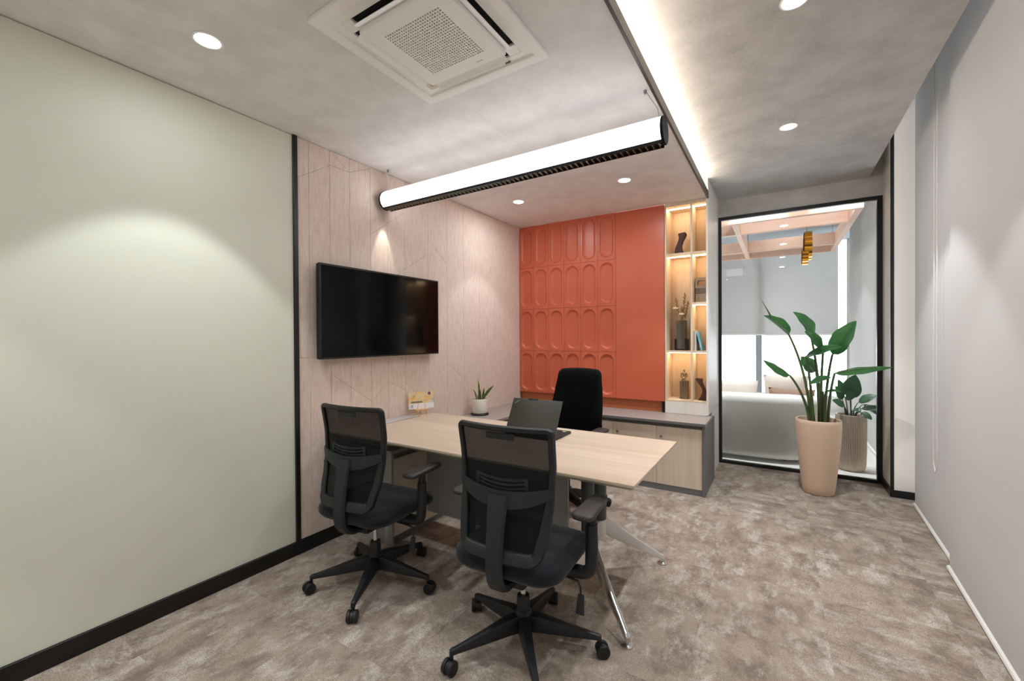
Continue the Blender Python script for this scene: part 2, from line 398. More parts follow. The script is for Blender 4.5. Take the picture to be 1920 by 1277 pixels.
# ---- the lounge beyond the glass
LY = 9.3
struct(bx(.2, YG + .03, -.12, 3.75, LY + .1, 0).build('floor_lounge', M['lounge_floor'], smooth=False))
struct(bx(.2, YG + .12, 3.02, 3.75, LY + .1, 3.1).build('ceiling_lounge', M['lounge_ceiling'], smooth=False))
struct(bx(.1, YG, -.12, .2, LY + .1, 3.1).build('wall_lounge', M['white_wall'], smooth=False))
wl2 = struct(bpy.data.objects.new('window_3', None)); COL.objects.link(wl2); wl2['label'] = 'wide bright window at the far end of the lounge'
bx(.2, LY, -.1, 3.6, LY + .08, .28).build('sill', M['white_wall'], wl2, smooth=False)
for x in (.25, 2.18, 3.55): bx(x, LY, .28, x + .10, LY + .08, 3.02).build('mullion', M['frost'] if x < 3 else M['white_wall'], wl2, smooth=False)
for a, b_ in ((.35, 2.18), (2.28, 3.55)): bx(a, LY + .037, .28, b_, LY + .043, 3.02).build('pane', M['glass'], wl2, smooth=False)
wl3 = struct(bpy.data.objects.new('window_4', None)); COL.objects.link(wl3); wl3['label'] = 'side window of the lounge behind pale blinds'
bx(3.60, YG + .12, -.1, 3.68, LY, .10).build('sill', M['white_wall'], wl3, smooth=False)
for y in (YG + .12, 7.2, LY - .06): bx(3.60, y, .10, 3.68, y + .06, 3.02).build('mullion', M['white_wall'], wl3, smooth=False)
for a, b_ in ((YG + .18, 7.2), (7.26, LY - .06)): bx(3.637, a, .10, 3.643, b_, 3.02).build('pane', M['glass'], wl3, smooth=False)

# ================================================================== OBJECTS
# ---- roller blinds on the right
def blind(p0, p1, z0, z1, label, mat, group=None, cord=None, name='roller_blind', wave=0, hem=True):
    a, b_ = Vector((p0[0], p0[1], 0)), Vector((p1[0], p1[1], 0)); d = (b_ - a); n = Vector((d.y, -d.x, 0)).normalized()
    t = thing(name, label, 'blind', a, 0, group)
    fab = MB(); rows = []
    N = 24
    for k in range(1):
        off = n * 0
        rows = []
        for i in range(13):
            z = z0 + .02 + (z1 - z0 - .02) * i / 12
            rows.append([d * (j / N) + n * (wave * math.sin(j / N * 9 + i * .35)) + off + Vector((0, 0, z)) for j in range(N + 1)])
        fab.grid(rows)
    fab.build('fabric', mat, t, angle=80)
    if hem:
        MB().tube([Vector((0, 0, z0 + .016)), d + Vector((0, 0, z0 + .016))], .014, 8).build('hem_bar', M['hem'], t)
    MB().tube([Vector((0, 0, z1)), d + Vector((0, 0, z1))], .026, 12).build('roller', M['hem'], t)
    if cord:
        for (s, zl, side) in cord:
            c = d * s + n * side
            dd = d.normalized() * .032
            pts = [c + dd + Vector((0, 0, z1 - .02)), c + dd * 1.1 + Vector((0, 0, (z1 + zl) / 2)), c + dd * 1.5 + Vector((0, 0, zl + .16)), c + dd * 1.35 + Vector((0, 0, zl + .05)),
                   c + Vector((0, 0, zl)), c - dd * 1.35 + Vector((0, 0, zl + .05)), c - dd * 1.5 + Vector((0, 0, zl + .16)), c - dd * 1.1 + Vector((0, 0, (z1 + zl) / 2)), c - dd + Vector((0, 0, z1 - .02))]
            MB().tube(pts, .003, 6, up=tuple(n)).build('pull_cord', M['white_wire'], t)
    return t
blind((3.285, 1.45), (3.378, 3.385), .0, 3.36, 'large grey roller blind nearest the camera on the right', M['blind'], 'window blinds')
blind((3.414, 3.39), (3.458, 4.51), .0, 3.36, 'grey roller blind by the cream wall end, pull cord hanging in front', M['blind'], 'window blinds', cord=[(.30, .47, -.03)])
blind((3.30, -1.39), (3.30, 1.435), .0, 3.36, 'unseen grey roller blind added behind the camera for daylight', M['blind'], 'window blinds')  # unseen blind added as a broad daylight source for the room
# lounge blinds
blind((1.25, LY - .05), (2.36, LY - .05), 1.36, 3.0, 'pale roller blind half lowered over left part of lounge window', M['white_blind'], 'lounge blinds')
blind((2.335, LY - .11), (3.42, LY - .11), 1.35, 3.0, 'pale roller blind half lowered over right part of lounge window', M['white_blind'], 'lounge blinds')
blind((3.46, YG + .14), (3.47, 8.25), .02, 3.0, 'pale full length blind on the side window of the lounge', M['white_blind'], 'lounge blinds', cord=[(.16, .75, -.03)])

# ---- downlights
def downlight(x, y, z, label, k=1.0, kw=None, cone=80):
    kw = k if kw is None else kw
    t = thing('downlight', label, 'downlight', (x, y, z), 0, 'recessed ceiling downlights')
    MB().lathe([(.047, 0), (.056, -.001), (.056, -.004), (.048, -.005), (.046, .0)], 32).build('trim_ring', M['white_ac'], t)
    MB().lathe([(.0455, -.0015), (.0455, -.003), (.0, -.0035)], 32).build('lens', M['lamp'], t)
    ld = bpy.data.lights.new('downlight_beam', 'SPOT'); ld.energy = SPOT_E * k; ld.spot_size = math.radians(cone); ld.spot_blend = .22; ld.shadow_soft_size = .035
    ld.color = (.93, .97, 1.0)
    lo = bpy.data.objects.new('beam', ld); COL.objects.link(lo); lo.parent = t; lo.location = (0, 0, -.012)
    ld = bpy.data.lights.new('downlight_flood', 'AREA'); ld.shape = 'DISK'; ld.size = .09; ld.energy = WIDE_E * kw; ld.color = (.93, .97, 1.0)
    lo = bpy.data.objects.new('flood', ld); COL.objects.link(lo); lo.parent = t; lo.location = (0, 0, -.010)
    return t
downlight(.507, .85, HC, 'bright downlight in the ceiling beside the green glass wall', .88)
downlight(.498, 3.40, HC, 'small downlight near the pink felt wall and terracotta panels', .45, 2.0)
downlight(1.497, 3.40, HC, 'small downlight in front of the display niche', .45, 2.0)
downlight(2.61, 3.50, HR, 'downlight in the raised grey ceiling nearest the glass partition', 1.9, 2.6, 90)
downlight(2.61, 2.20, HR, 'downlight at the top edge of the raised grey ceiling')
downlight(2.61, .90, HR, 'downlight in the raised ceiling above the camera')
downlight(2.61, -.40, HR, 'added fill downlight in the raised ceiling behind the camera')  # unseen lamp, added for more room light
downlight(.507, -.45, HC, 'added fill downlight behind the camera near the green glass wall')  # added out of view to lift the overall light
downlight(1.55, -.45, HC, 'added fill downlight behind the camera in the middle of the lower ceiling')  # another unseen lamp put in for extra room light
downlight(2.35, 5.21, 3.02, 'added lounge fill downlight over the back of the sofa', 2.6)  # added lamp, brightens the sofa back and pots
downlight(3.10, 5.30, 3.02, 'added lounge fill downlight over the ribbed planter', 2.0)  # added lamp, lights this end of the lounge
downlight(1.5, 6.7, 3.02, 'added lounge fill downlight over the sofa seat', 1.0)  # lamp put in to fill the dim lounge
downlight(2.65, 6.9, 3.02, 'added lounge fill downlight past the gold pendant', 1.0)  # also added to raise the lounge light

# ---- ceiling cassette
def cassette():
    t = thing('ceiling_air_conditioner', 'white square ceiling air conditioner with perforated centre panel', 'air conditioner', (1.333, 1.351, HC))
    H = .352
    def ring(ho, hi, z0, z1): # square ring
        m = MB(); a = [(ho, ho), (-ho, ho), (-ho, -ho), (ho, -ho)]; b_ = [(hi, hi), (-hi, hi), (-hi, -hi), (hi, -hi)]
        m.rings([[(x, y, z0) for x, y in a], [(x, y, z1) for x, y in a], [(x, y, z1) for x, y in b_], [(x, y, z0) for x, y in b_], [(x, y, z0) for x, y in a]], False, False)
        return m
    ring(H, .302, -.020, 0).build('outer_frame', M['white_ac'], t, bevel=.006)
    ring(.304, .262, -.013, 0).build('inner_frame', M['white_ac'], t, bevel=.003, seg=1)
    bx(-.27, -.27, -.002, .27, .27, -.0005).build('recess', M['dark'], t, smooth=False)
    # corner blocks between the four slots
    for sx in (-1, 1):
        for sy in (-1, 1):
            bx(sx * .262, sy * .262, -.014, sx * .205, sy * .205, -.001).build('corner_cover', M['beige_cap'] if (sx, sy) == (-1, 1) else M['white_ac'], t, bevel=.002, seg=1)
    for k in range(4):
        m = MB(); rs = []
        for u in (-.198, .198):
            prof = [(.214, -.012), (.222, -.021), (.238, -.031), (.255, -.036), (.255, -.033), (.239, -.028), (.224, -.018), (.216, -.010)]
            rs.append([(u, v, z) for v, z in prof])
        m.rings(rs); o = m.build('vane', M['vane'], t, angle=50); o.rotation_euler = (0, 0, k * PI / 2)
    # centre panel: perforated plate
    n, hp, pit = 23, .213, .0128
    xs = [-hp]; half = n * pit / 2
    for i in range(n): c = -half + pit * (i + .5); xs += [c - .0041, c + .0041]
    xs.append(hp); k = len(xs); m = MB(); z = -.034
    m.v = [(x, y, z) for y in xs for x in xs] + [(x, y, z + .006) for y in xs for x in xs]; o2 = k * k
    hole = lambda i, j: 0 <= i < k - 1 and 0 <= j < k - 1 and i % 2 == 1 and j % 2 == 1
    for j in range(k - 1):
        for i in range(k - 1):
            a = j * k + i; q = (a, a + 1, a + k + 1, a + k)
            if not hole(i, j): m.f += [q]
            else:
                for e0, e1 in ((a, a + 1), (a + 1, a + k + 1), (a + k + 1, a + k), (a + k, a)): m.f.append((e0, e1, e1 + o2, e0 + o2))
    used = sorted({i for f in m.f for i in f}); re_ = {u: i for i, u in enumerate(used)}
    m.v = [m.v[u] for u in used]; m.f = [tuple(re_[i] for i in f) for f in m.f]
    m.build('grille_panel', M['white_ac'], t, smooth=False)
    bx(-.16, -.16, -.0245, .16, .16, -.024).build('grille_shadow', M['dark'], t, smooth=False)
    ring(hp + .0004, .165, -.0338, -.012).build('panel_edge', M['white_ac'], t, smooth=False)
    bx(-.238, .228, -.0165, -.228, .238, -.013).build('sensor', M['dark'], t, smooth=False)
    for i in range(5): bx(.075 + i * .007, .185, -.0345, .080 + i * .007, .188, -.0338).build('marking', M['mark'], t, smooth=False)
    for i in range(4): bx(.165 + i * .007, .285, -.0205, .170 + i * .007, .289, -.0125).build('marking', M['mark'], t, smooth=False)
cassette()

# ---- linear pendant
def pendant():
    x0, x1, y, z, r = .035, 2.072, 2.225, 2.385, .066
    t = thing('linear_pendant_light', 'long white glowing tube light with black end caps above the desk', 'pendant light', (x0, y, z))
    n = 40; Ln = x1 - x0
    cut = math.radians(32)
    arc = [(-PI / 2 + cut) + (2 * PI - 2 * cut) * i / n for i in range(n + 1)]
    prof = [(r * math.cos(a), r * math.sin(a)) for a in arc]
    MB().rings([[(x, py, pz) for py, pz in prof] for x in (.012, Ln - .012)]).build('diffuser', M['tube'], t, angle=60)
    top = math.radians(27); ao = [PI / 2 - top + 2 * top * i / 16 for i in range(17)]  # unseen strip added to keep the tube's upward light off the ceiling
    sp = [((r + .0025) * math.cos(a), (r + .0025) * math.sin(a)) for a in ao] + [((r + .0003) * math.cos(a), (r + .0003) * math.sin(a)) for a in reversed(ao)]
    MB().rings([[(x, py, pz) for py, pz in sp] for x in (.012, Ln - .012)]).build('added_top_shield', M['white_ac'], t, angle=60)
    for x in (0, Ln - .014):
        MB().tube([(x, 0, 0), (x + .003, 0, 0), (x + .011, 0, 0), (x + .014, 0, 0)], [r + .001, r + .004, r + .004, r + .001], 40).build('end_cap', M['black_matte'], t)
    hw = r * math.sin(cut); zt = -r * math.cos(cut)
    for s in (-1, 1):
        bx(.014, s * (hw + .001), zt - .016, Ln - .014, s * (hw - .002), zt).build('louvre_rail', M['louvre'], t, smooth=False)
    bx(.014, -hw, zt - .002, Ln - .014, hw, zt - .0005).build('louvre_back', M['louvre'], t, smooth=False)
    fin = MB().rings([[(-.009, -hw + .002, -.0025), (.009, -hw + .002, -.0025), (.001, -hw + .002, -.016), (-.001, -hw + .002, -.016)],
                      [(-.009, hw - .002, -.0025), (.009, hw - .002, -.0025), (.001, hw - .002, -.016), (-.001, hw - .002, -.016)]]).mesh('louvre_blade', M['reflector'], smooth=False)
    k = 62
    for i in range(k): link('louvre_blade', fin, t, (.03 + (Ln - .06) * i / (k - 1), 0, zt))
    for x, mt in ((.014, M['white_wire']), (Ln - .03, M['wire'])):
        xt = .008 if x < 1 else 1.936
        MB().tube([(x, 0, r), (x * .9 + xt * .1 + (.012 if x < 1 else 0), -.004, r + .05), (xt, 0, HC - z)], .0018 if mt is M['wire'] else .0026, 6).build('cable', mt, t)
        MB().lathe([(.008, 0), (.008, -.012), (.004, -.02), (.0, -.02)], 12, (xt + (.02 if x < 1 else 0), 0, HC - z)).build('ceiling_mount', M['wire'], t)
    # light leaving through the louvre
    ld = bpy.data.lights.new('louvre_light', 'AREA'); ld.shape = 'RECTANGLE'; ld.size = Ln - .1; ld.size_y = .05; ld.energy = 2.5; ld.color = (.94, .97, 1.0); ld.spread = math.radians(110)
    lo = bpy.data.objects.new('louvre_light', ld); COL.objects.link(lo); lo.parent = t; lo.location = (Ln / 2, 0, zt - .02)
    ld = bpy.data.lights.new('end_spot', 'SPOT'); ld.energy = 5; ld.spot_size = math.radians(36); ld.spot_blend = .5; ld.shadow_soft_size = .01; ld.color = (1, .9, .74)
    lo = bpy.data.objects.new('end_spot', ld); COL.objects.link(lo); lo.parent = t; lo.location = (.05, 0, zt - .02); lo.rotation_euler = (0, math.radians(14), 0)
pendant()

# ---- television
def tv():
    y0, y1, z0, z1 = 1.645, 2.760, 1.216, 1.837
    t = thing('television', 'black flat screen television mounted on the pink felt wall', 'television', (.001, y0, z0))
    W, Hh = y1 - y0, z1 - z0
    bx(.03, .002, .002, .062, W - .002, Hh - .002).build('casing', M['tv_body'], t, bevel=.004)
    m = MB(); a = [(.062, 0, 0), (.062, W, 0), (.062, W, Hh), (.062, 0, Hh)]
    q = lambda x, i: [(x, i, i), (x, W - i, i), (x, W - i, Hh - i), (x, i, Hh - i)]
    m.rings([q(.055, 0), q(.072, 0), q(.072, .011), q(.0695, .011), q(.055, .011), q(.055, 0)], False, False).build('bezel', M['tv_body'], t, smooth=False)
    bx(.060, .010, .010, .0695, W - .010, Hh - .010).build('screen', M['tv_screen'], t, smooth=False)
    bx(0, .35, .15, .03, .75, .45).build('wall_bracket', M['tv_body'], t, smooth=False)
tv()

# ---- terracotta panelled storage wall
def orange_wall():
    t = thing('storage_wall', 'terracotta panelled cabinet wall with rows of oval recesses', 'cabinet', (0, YB, 0))
    bx(0, .0235, .72, 1.622, .7, HC - .002).build('carcass', M['orange'], t, smooth=False)
    W, Hh = .1922, .4725
    def panel(wd):
        hw, hh = wd / 2 - .0012, Hh / 2 - .0012
        n = 44; sr = .073; sh = Hh / 2 - .026
        def stad(off):
            r = sr - off; pts = []
            for i in range(n):
                a = 2 * PI * i / n
                c, s = math.cos(a), math.sin(a); pts.append((r * c, (sh - sr if s >= 0 else -(sh - sr)) + r * s))
            return pts
        def rect():
            out = []
            for (x, z) in stad(0):
                k = max(abs(x) / hw, 1e-9); k2 = abs(z) / hh
                # push outward to the border
                if abs(z) <= sh - sr + 1e-6: out.append((math.copysign(hw, x), z))
                else:
                    zz = abs(z) - (sh - sr); ang = math.atan2(zz, abs(x)); e = (hw, hh - (sh - sr))
                    tcorner = math.atan2(e[1], e[0])
                    if ang <= tcorner: px, pz = e[0], math.tan(ang) * e[0]
                    else: px, pz = e[1] / math.tan(ang), e[1]
                    out.append((math.copysign(px, x), math.copysign(pz + sh - sr, z)))
            # snap closest points onto the corners
            for sx in (-1, 1):
                for sz in (-1, 1):
                    i = min(range(n), key=lambda i: (out[i][0] - sx * hw) ** 2 + (out[i][1] - sz * hh) ** 2); out[i] = (sx * hw, sz * hh)
            return out
        R_ = rect(); m = MB()
        lv = [(R_, .0232), (R_, 0), (stad(0), 0), (stad(.004), .006), (stad(.013), .0145), (stad(.022), .0190), (stad(.028), .0195)]
        m.rings([[(x, y, z) for x, z in pts] for pts, y in lv], False, True)
        return m.mesh('panel', M['orange'], angle=28)
    first = panel(.182); rest = panel(W)
    edges = [0, .182] + [.182 + W * (i + 1) for i in range(5)]
    zc = [.7245 + Hh * (i + .5) for i in range(4)]
    for i in range(6):
        for z in zc:
            link('panel', first if i == 0 else rest, t, ((edges[i] + edges[i + 1]) / 2, 0, z))
    bx(edges[6] + .0012, 0, .7245, 1.622, .0232, HC - .003).build('door_panel', M['orange'], t, bevel=.001, seg=1, smooth=False)
    bx(0, .035, .618, 1.60, .045, .72).build('back_strip', M['orange_wood'], t, smooth=False)
    bx(1.596, .004, .619, 1.627, .045, .722).build('black_post', M['black'], t, smooth=False)
orange_wall()

# ---- lit display niche
def niche():
    t = thing('display_niche', 'tall pale oak display niche with warm shelf lighting', 'shelf unit', (1.627, YB, 0))
    X = lambda x: x - 1.627
    Y0, Y1 = -.004, .27
    bx(X(1.627), Y0, .735, X(1.641), Y1, HC - .002).build('side_panel', M['oak_light'], t, smooth=False)
    bx(X(1.857), Y0 + .002, .745, X(1.873), Y1, 2.585).build('divider', M['oak_light'], t, smooth=False)
    bx(X(1.627), Y1, .62, X(1.99), Y1 + .015, HC - .002).build('back_panel', M['oak_light'], t, smooth=False)
    bx(X(1.641), Y0, 2.582, X(1.99), Y1, HC - .002).build('top_board', M['oak_light'], t, smooth=False)
    bx(X(1.627), Y0 - .001, .62, X(1.99), Y1, .735).build('bottom_fascia', M['oak_white'], t, smooth=False)
    bx(X(1.641), Y0 - .002, .735, X(1.99), Y1, .747).build('shelf', M['oak_light'], t, smooth=False)
    for xa, xb, zs in ((1.641, 1.857, (2.127, 1.205)), (1.873, 1.99, (2.125, 1.657, 1.205))):
        for z in zs: bx(X(xa), Y0 + .001, z - .009, X(xb), Y1, z + .009).build('shelf', M['oak_light'], t, smooth=False)
        for z in tuple(zs) + (2.591,):
            bx(X(xa) + .002, .10, z - .0135, X(xb) - .002, .109, z - .0092).build('light_strip', M['niche'], t, smooth=False)
    s = bx(X(1.99), Y0, .624, X(2.007), YG - YB - .014, HR - .001).build('tall_side_panel', M['oak_white'], t, smooth=False)
    bx(X(1.99), .26, .0, X(2.007), YG - YB - .014, .617).build('lower_side_panel', M['oak_white'], t, smooth=False)
    bx(X(1.75), .0, HC + .046, X(1.99), .02, HR - .001).build('upper_closure', M['oak_white'], t, smooth=False)
niche()

# ---- credenzas and the worktop
def credenza():
    t = thing('credenza', 'low credenza with pale oak doors and grey carcass below terracotta panels', 'cabinet', (0, 3.85, 0))
    bx(.46, .03, .05, 2.004, .38, .585).build('carcass', M['grey_lam'], t, smooth=False)
    bx(.46, .012, 0, 2.008, .37, .05).build('plinth', M['grey_lam'], t, smooth=False)
    bx(2.008, .0, 0, 2.030, .60, .592).build('end_panel', M['grey_lam'], t, bevel=.001, seg=1, smooth=False)
    xs = [.46, .848, 1.239, 1.631, 2.006]
    for a, b_ in zip(xs, xs[1:]):
        d = bx(a + .0015, .010, .052, b_ - .0015, .029, .560).build('door', M['oak'], t, bevel=.001, seg=1, smooth=False)
        lk = MB().tube([(a + .040, .010, .475), (a + .040, .004, .475), (a + .040, -.004, .475)], [.011, .011, .009], 16).build('lock', M['chrome'], d)
        bx(a + .0385, -.020, .470, a + .0415, -.004, .480).build('key', M['dark_grey'], d, smooth=False)
    t2 = thing('side_cabinet', 'low oak fronted cabinet running along the pink felt wall under the desk', 'cabinet', (0, 1.91, 0))
    bx(.012, .02, .05, .40, 1.96, .592).build('carcass', M['grey_lam'], t2, smooth=False)
    bx(.012, .0, 0, .425, .018, .592).build('end_panel', M['panel_grey'], t2, bevel=.001, seg=1, smooth=False)
    bx(.012, .02, 0, .392, 2.3, .05).build('plinth', M['grey_lam'], t2, smooth=False)
    ys = [.02, .40, .78, 1.17, 1.56, 1.94]
    for a, b_ in zip(ys, ys[1:]): bx(.401, a + .0015, .052, .420, b_ - .0015, .560).build('door', M['oak'], t2, bevel=.001, seg=1, smooth=False)
    # continuous L worktop
    poly = [(.0, 1.905), (.428, 1.905), (.428, 3.838), (2.034, 3.838), (2.034, YB + .03), (0, YB + .03)]
    w_ = MB().prism([(x, y, .594) for x, y in poly], [(x, y, .618) for x, y in poly]).build('worktop', M['grey_top'], bevel=.0015, seg=1, smooth=False)
    tag(w_, 'grey L shaped worktop along the felt wall and below terracotta panels', 'worktop')
    e = bx(.43, 3.8365, .5945, 2.0345, 3.8385, .6165).build('edge_band', M['grey_lam'], w_, smooth=False)
credenza()

# ---- desk
DZ = .73
def desk():
    t = thing('desk', 'large pale oak desk with grey columns and splayed chrome legs', 'desk', (0, 0, 0))
    x0, x1, y0, y1 = .004, 2.042, 1.757, 2.632
    c = .014
    def sec(z, i): return [(x0, y0 + i, z), (x1 - i, y0 + i, z), (x1 - i, y1 - i, z), (x0, y1 - i, z)]
    MB().rings([sec(DZ - .004, 0), sec(DZ, .0012)]).build('desk_top', M['oak_desk'], t, smooth=False)
    MB().rings([sec(DZ - .028, .022), sec(DZ - .012, 0), sec(DZ - .004, 0)]).build('edge_band', M['desk_edge'], t, smooth=False)
    bx(.02, 2.06, DZ, .135, 2.47, DZ + .0025).build('cable_flap', M['silver'], t, bevel=.001, seg=1, smooth=False)
    bx(.137, 2.06, DZ, .142, 2.47, DZ + .0008).build('cable_slot', M['dark'], t, smooth=False)
    bx(.06, 1.93, .619, .36, 2.5, DZ - .028).build('support_block', M['panel_grey'], t, smooth=False)
    bx(.43, 2.235, .12, 1.52, 2.253, DZ - .028).build('modesty_panel', M['panel_grey'], t, smooth=False)
    # columns (oval), bracket, two legs
    cols = [(1.675, 2.155), (1.675, 2.345)]
    for x, y in cols:
        MB().lathe([(.034, .30), (.034, DZ - .03)], 24, (x, y, 0), 1.0, 1.25).build('column', M['dark_grey'], t)
    bx(1.63, 1.95, DZ - .05, 1.72, 2.55, DZ - .028).build('top_bracket', M['dark_grey'], t, bevel=.003, seg=1)
    for (x, y) in cols:
        MB().lathe([(.036, .215), (.037, .30), (.033, .303)], 24, (x, y, 0), 1.0, 1.25).build('column_collar', M['alu'], t)
    bx(1.662, 2.19, .22, 1.688, 2.31, .298).build('bracket', M['alu'], t, bevel=.004)
    feet = [(1.992, 1.822), (1.965, 2.612)]
    for (cx_, cy_), (fx, fy) in zip(cols, feet):
        a = Vector((cx_, cy_, 0)); b_ = Vector((fx, fy, 0)); d = (b_ - a).normalized(); a = a + d * .02; s = Vector((-d.y, d.x, 0))
        m = MB()
        def sect(p, zl, zh, hw): return [p + s * hw + Vector((0, 0, zl)), p - s * hw + Vector((0, 0, zl)), p - s * hw + Vector((0, 0, zh)), p + s * hw + Vector((0, 0, zh))]
        m.rings([sect(a, .215, .30, .016), sect(a + d * .03, .195, .297, .016), sect(a.lerp(b_, .5), .112, .177, .014), sect(b_ - d * .012, .026, .056, .012), sect(b_ + d * .008, .022, .046, .011)])
        m.build('leg', M['chrome'] if fy < 2 else M['alu'], t, bevel=.005)
        MB().lathe([(.026, 0), (.026, .006), (.012, .012), (.008, .014), (.008, .03), (0, .03)], 20, (fx - d.x * .006, fy - d.y * .006, 0)).build('foot', M['chrome'], t)
desk()

# ---- office chairs
def chair_lower(t, base_rot, seatmat, arms=True):
    MB().lathe([(.030, .075), (.036, .085), (.038, .15), (.034, .16), (.029, .165), (.028, .225), (.026, .23), (.0, .23)], 28).build('hub', M['plastic'], t)
    MB().lathe([(.0135, .23), (.0135, .36)], 20).build('gas_lift', M['chrome'], t)
    for k in range(5):
        a = base_rot + k * 2 * PI / 5; d = Vector((math.cos(a), math.sin(a), 0)); s = Vector((-d.y, d.x, 0))
        def sec(r, zl, zh, hb, ht):
            p = d * r; return [p + s * hb + Vector((0, 0, zl)), p - s * hb + Vector((0, 0, zl)), p - s * ht + Vector((0, 0, zh)), p + s * ht + Vector((0, 0, zh))]
        MB().rings([sec(.015, .085, .152, .030, .024), sec(.08, .085, .148, .027, .020), sec(.19, .078, .122, .020, .014), sec(.30, .074, .098, .014, .010), sec(.322, .072, .094, .013, .010), sec(.333, .058, .090, .011, .009)]).build('base_leg', M['plastic'], t, bevel=.004)
        ca = MB().tube([d * .326 + Vector((0, 0, .085)), d * .326 + Vector((0, 0, .046))], .008, 10)
        # hood between the wheels
        tw = a + .7 * math.sin(k * 2.3 + base_rot)
        q = Vector((math.cos(tw), math.sin(tw), 0)); qs = Vector((-q.y, q.x, 0)); c0 = d * .326 + q * .012 + Vector((0, 0, .0285))
        ca.tube([c0 - qs * .006, c0 + qs * .006], .024, 18)
        cp = ca.build('caster', M['plastic'], t)
        for sg in (-1, 1):
            c1 = c0 + qs * (.0075 * sg); c2 = c0 + qs * (.024 * sg)
            MB().tube([c1, c1 + qs * .002 * sg, c2 - qs * .003 * sg, c2, c2 + qs * .0005 * sg], [.0265, .0285, .0285, .026, .015], 24).build('wheel', M['rubber'], cp)
    # seat
    def ring(sx, sy, z, r=.09, cy=.02):
        out = []
        for x, y in rrect(.245 * sx, .24 * sy, min(r, .22 * min(sx, sy))):
            yy = y + cy; dr = max(0, (yy - .14) / .12); db = max(0, (-.12 - yy) / .12)
            out.append((x, yy, z - .030 * dr * dr + .008 * (x / .24) ** 2 + .006 * db * db))
        return out
    MB().rings([ring(.80, .82, .395), ring(.93, .94, .400), ring(.99, .99, .416), ring(1, 1, .434), ring(.985, .985, .452), ring(.94, .94, .466), ring(.80, .80, .474), ring(.5, .5, .476), ring(.1, .1, .474)]).build('seat_cushion', seatmat, t, angle=70)
    MB().rings([ring(.42, .40, .352, .04, -.02), ring(.60, .62, .366, .05, 0), ring(.80, .82, .397, .07)]).build('seat_pan', M['plastic'], t, angle=60)
    bx(-.07, -.13, .325, .07, .10, .36).build('tilt_mechanism', M['plastic'], t, bevel=.012)
    if arms:
        for sg in (-1, 1):
            pth = [(sg * .12, .03, .376), (sg * .20, .03, .376), (sg * .255, .03, .380)] + [tuple(p) for p in bez((sg * .262, .03, .381), (sg * .297, .03, .385), (sg * .299, .03, .425), 6)] + [(sg * .300, .034, .50), (sg * .298, .038, .585)]
            ar = MB().tube(pth, [.022] * 3 + [.024] * 7 + [.0235, .0225], 16, ry=[.028] * 3 + [.026] * 7 + [.026, .025], up=(0, 1, 0)).build('armrest', M['plastic'], t, angle=60)
            MB().tube([(sg * .298, .038, .585), (sg * .297, .04, .640)], .017, 14, ry=.020, up=(0, 1, 0)).build('arm_post', M['plastic'], ar)
            def pr(z, i):
                o_ = []
                for x, y in rrect(.046 - i, .130 - i, .028):
                    tap = 1 - .22 * max(0, y) / .13
                    o_.append((sg * .292 + x * tap, y + .055, z - .004 * (y / .13) ** 2))
                return o_
            MB().rings([pr(.636, .010), pr(.641, .002), pr(.650, 0), pr(.658, .003), pr(.661, .012)]).build('arm_pad', M['pad'], ar, angle=50)
    lv = MB().tube([(.09, .02, .352), (.20, .02, .350), (.245, .02, .345), (.258, .015, .325), (.262, .005, .285)], .0045, 8).build('lever', M['plastic'], t)
    MB().rings([[(.262 + sx * .013, .008 + sy * .006, .300) for sx, sy in ((-1, -1), (1, -1), (1, 1), (-1, 1))], [(.262 + sx * .018, -.004 + sy * .006, .225) for sx, sy in ((-1, -1), (1, -1), (1, 1), (-1, 1))]]).build('lever_paddle', M['plastic_grey'], lv, bevel=.004)

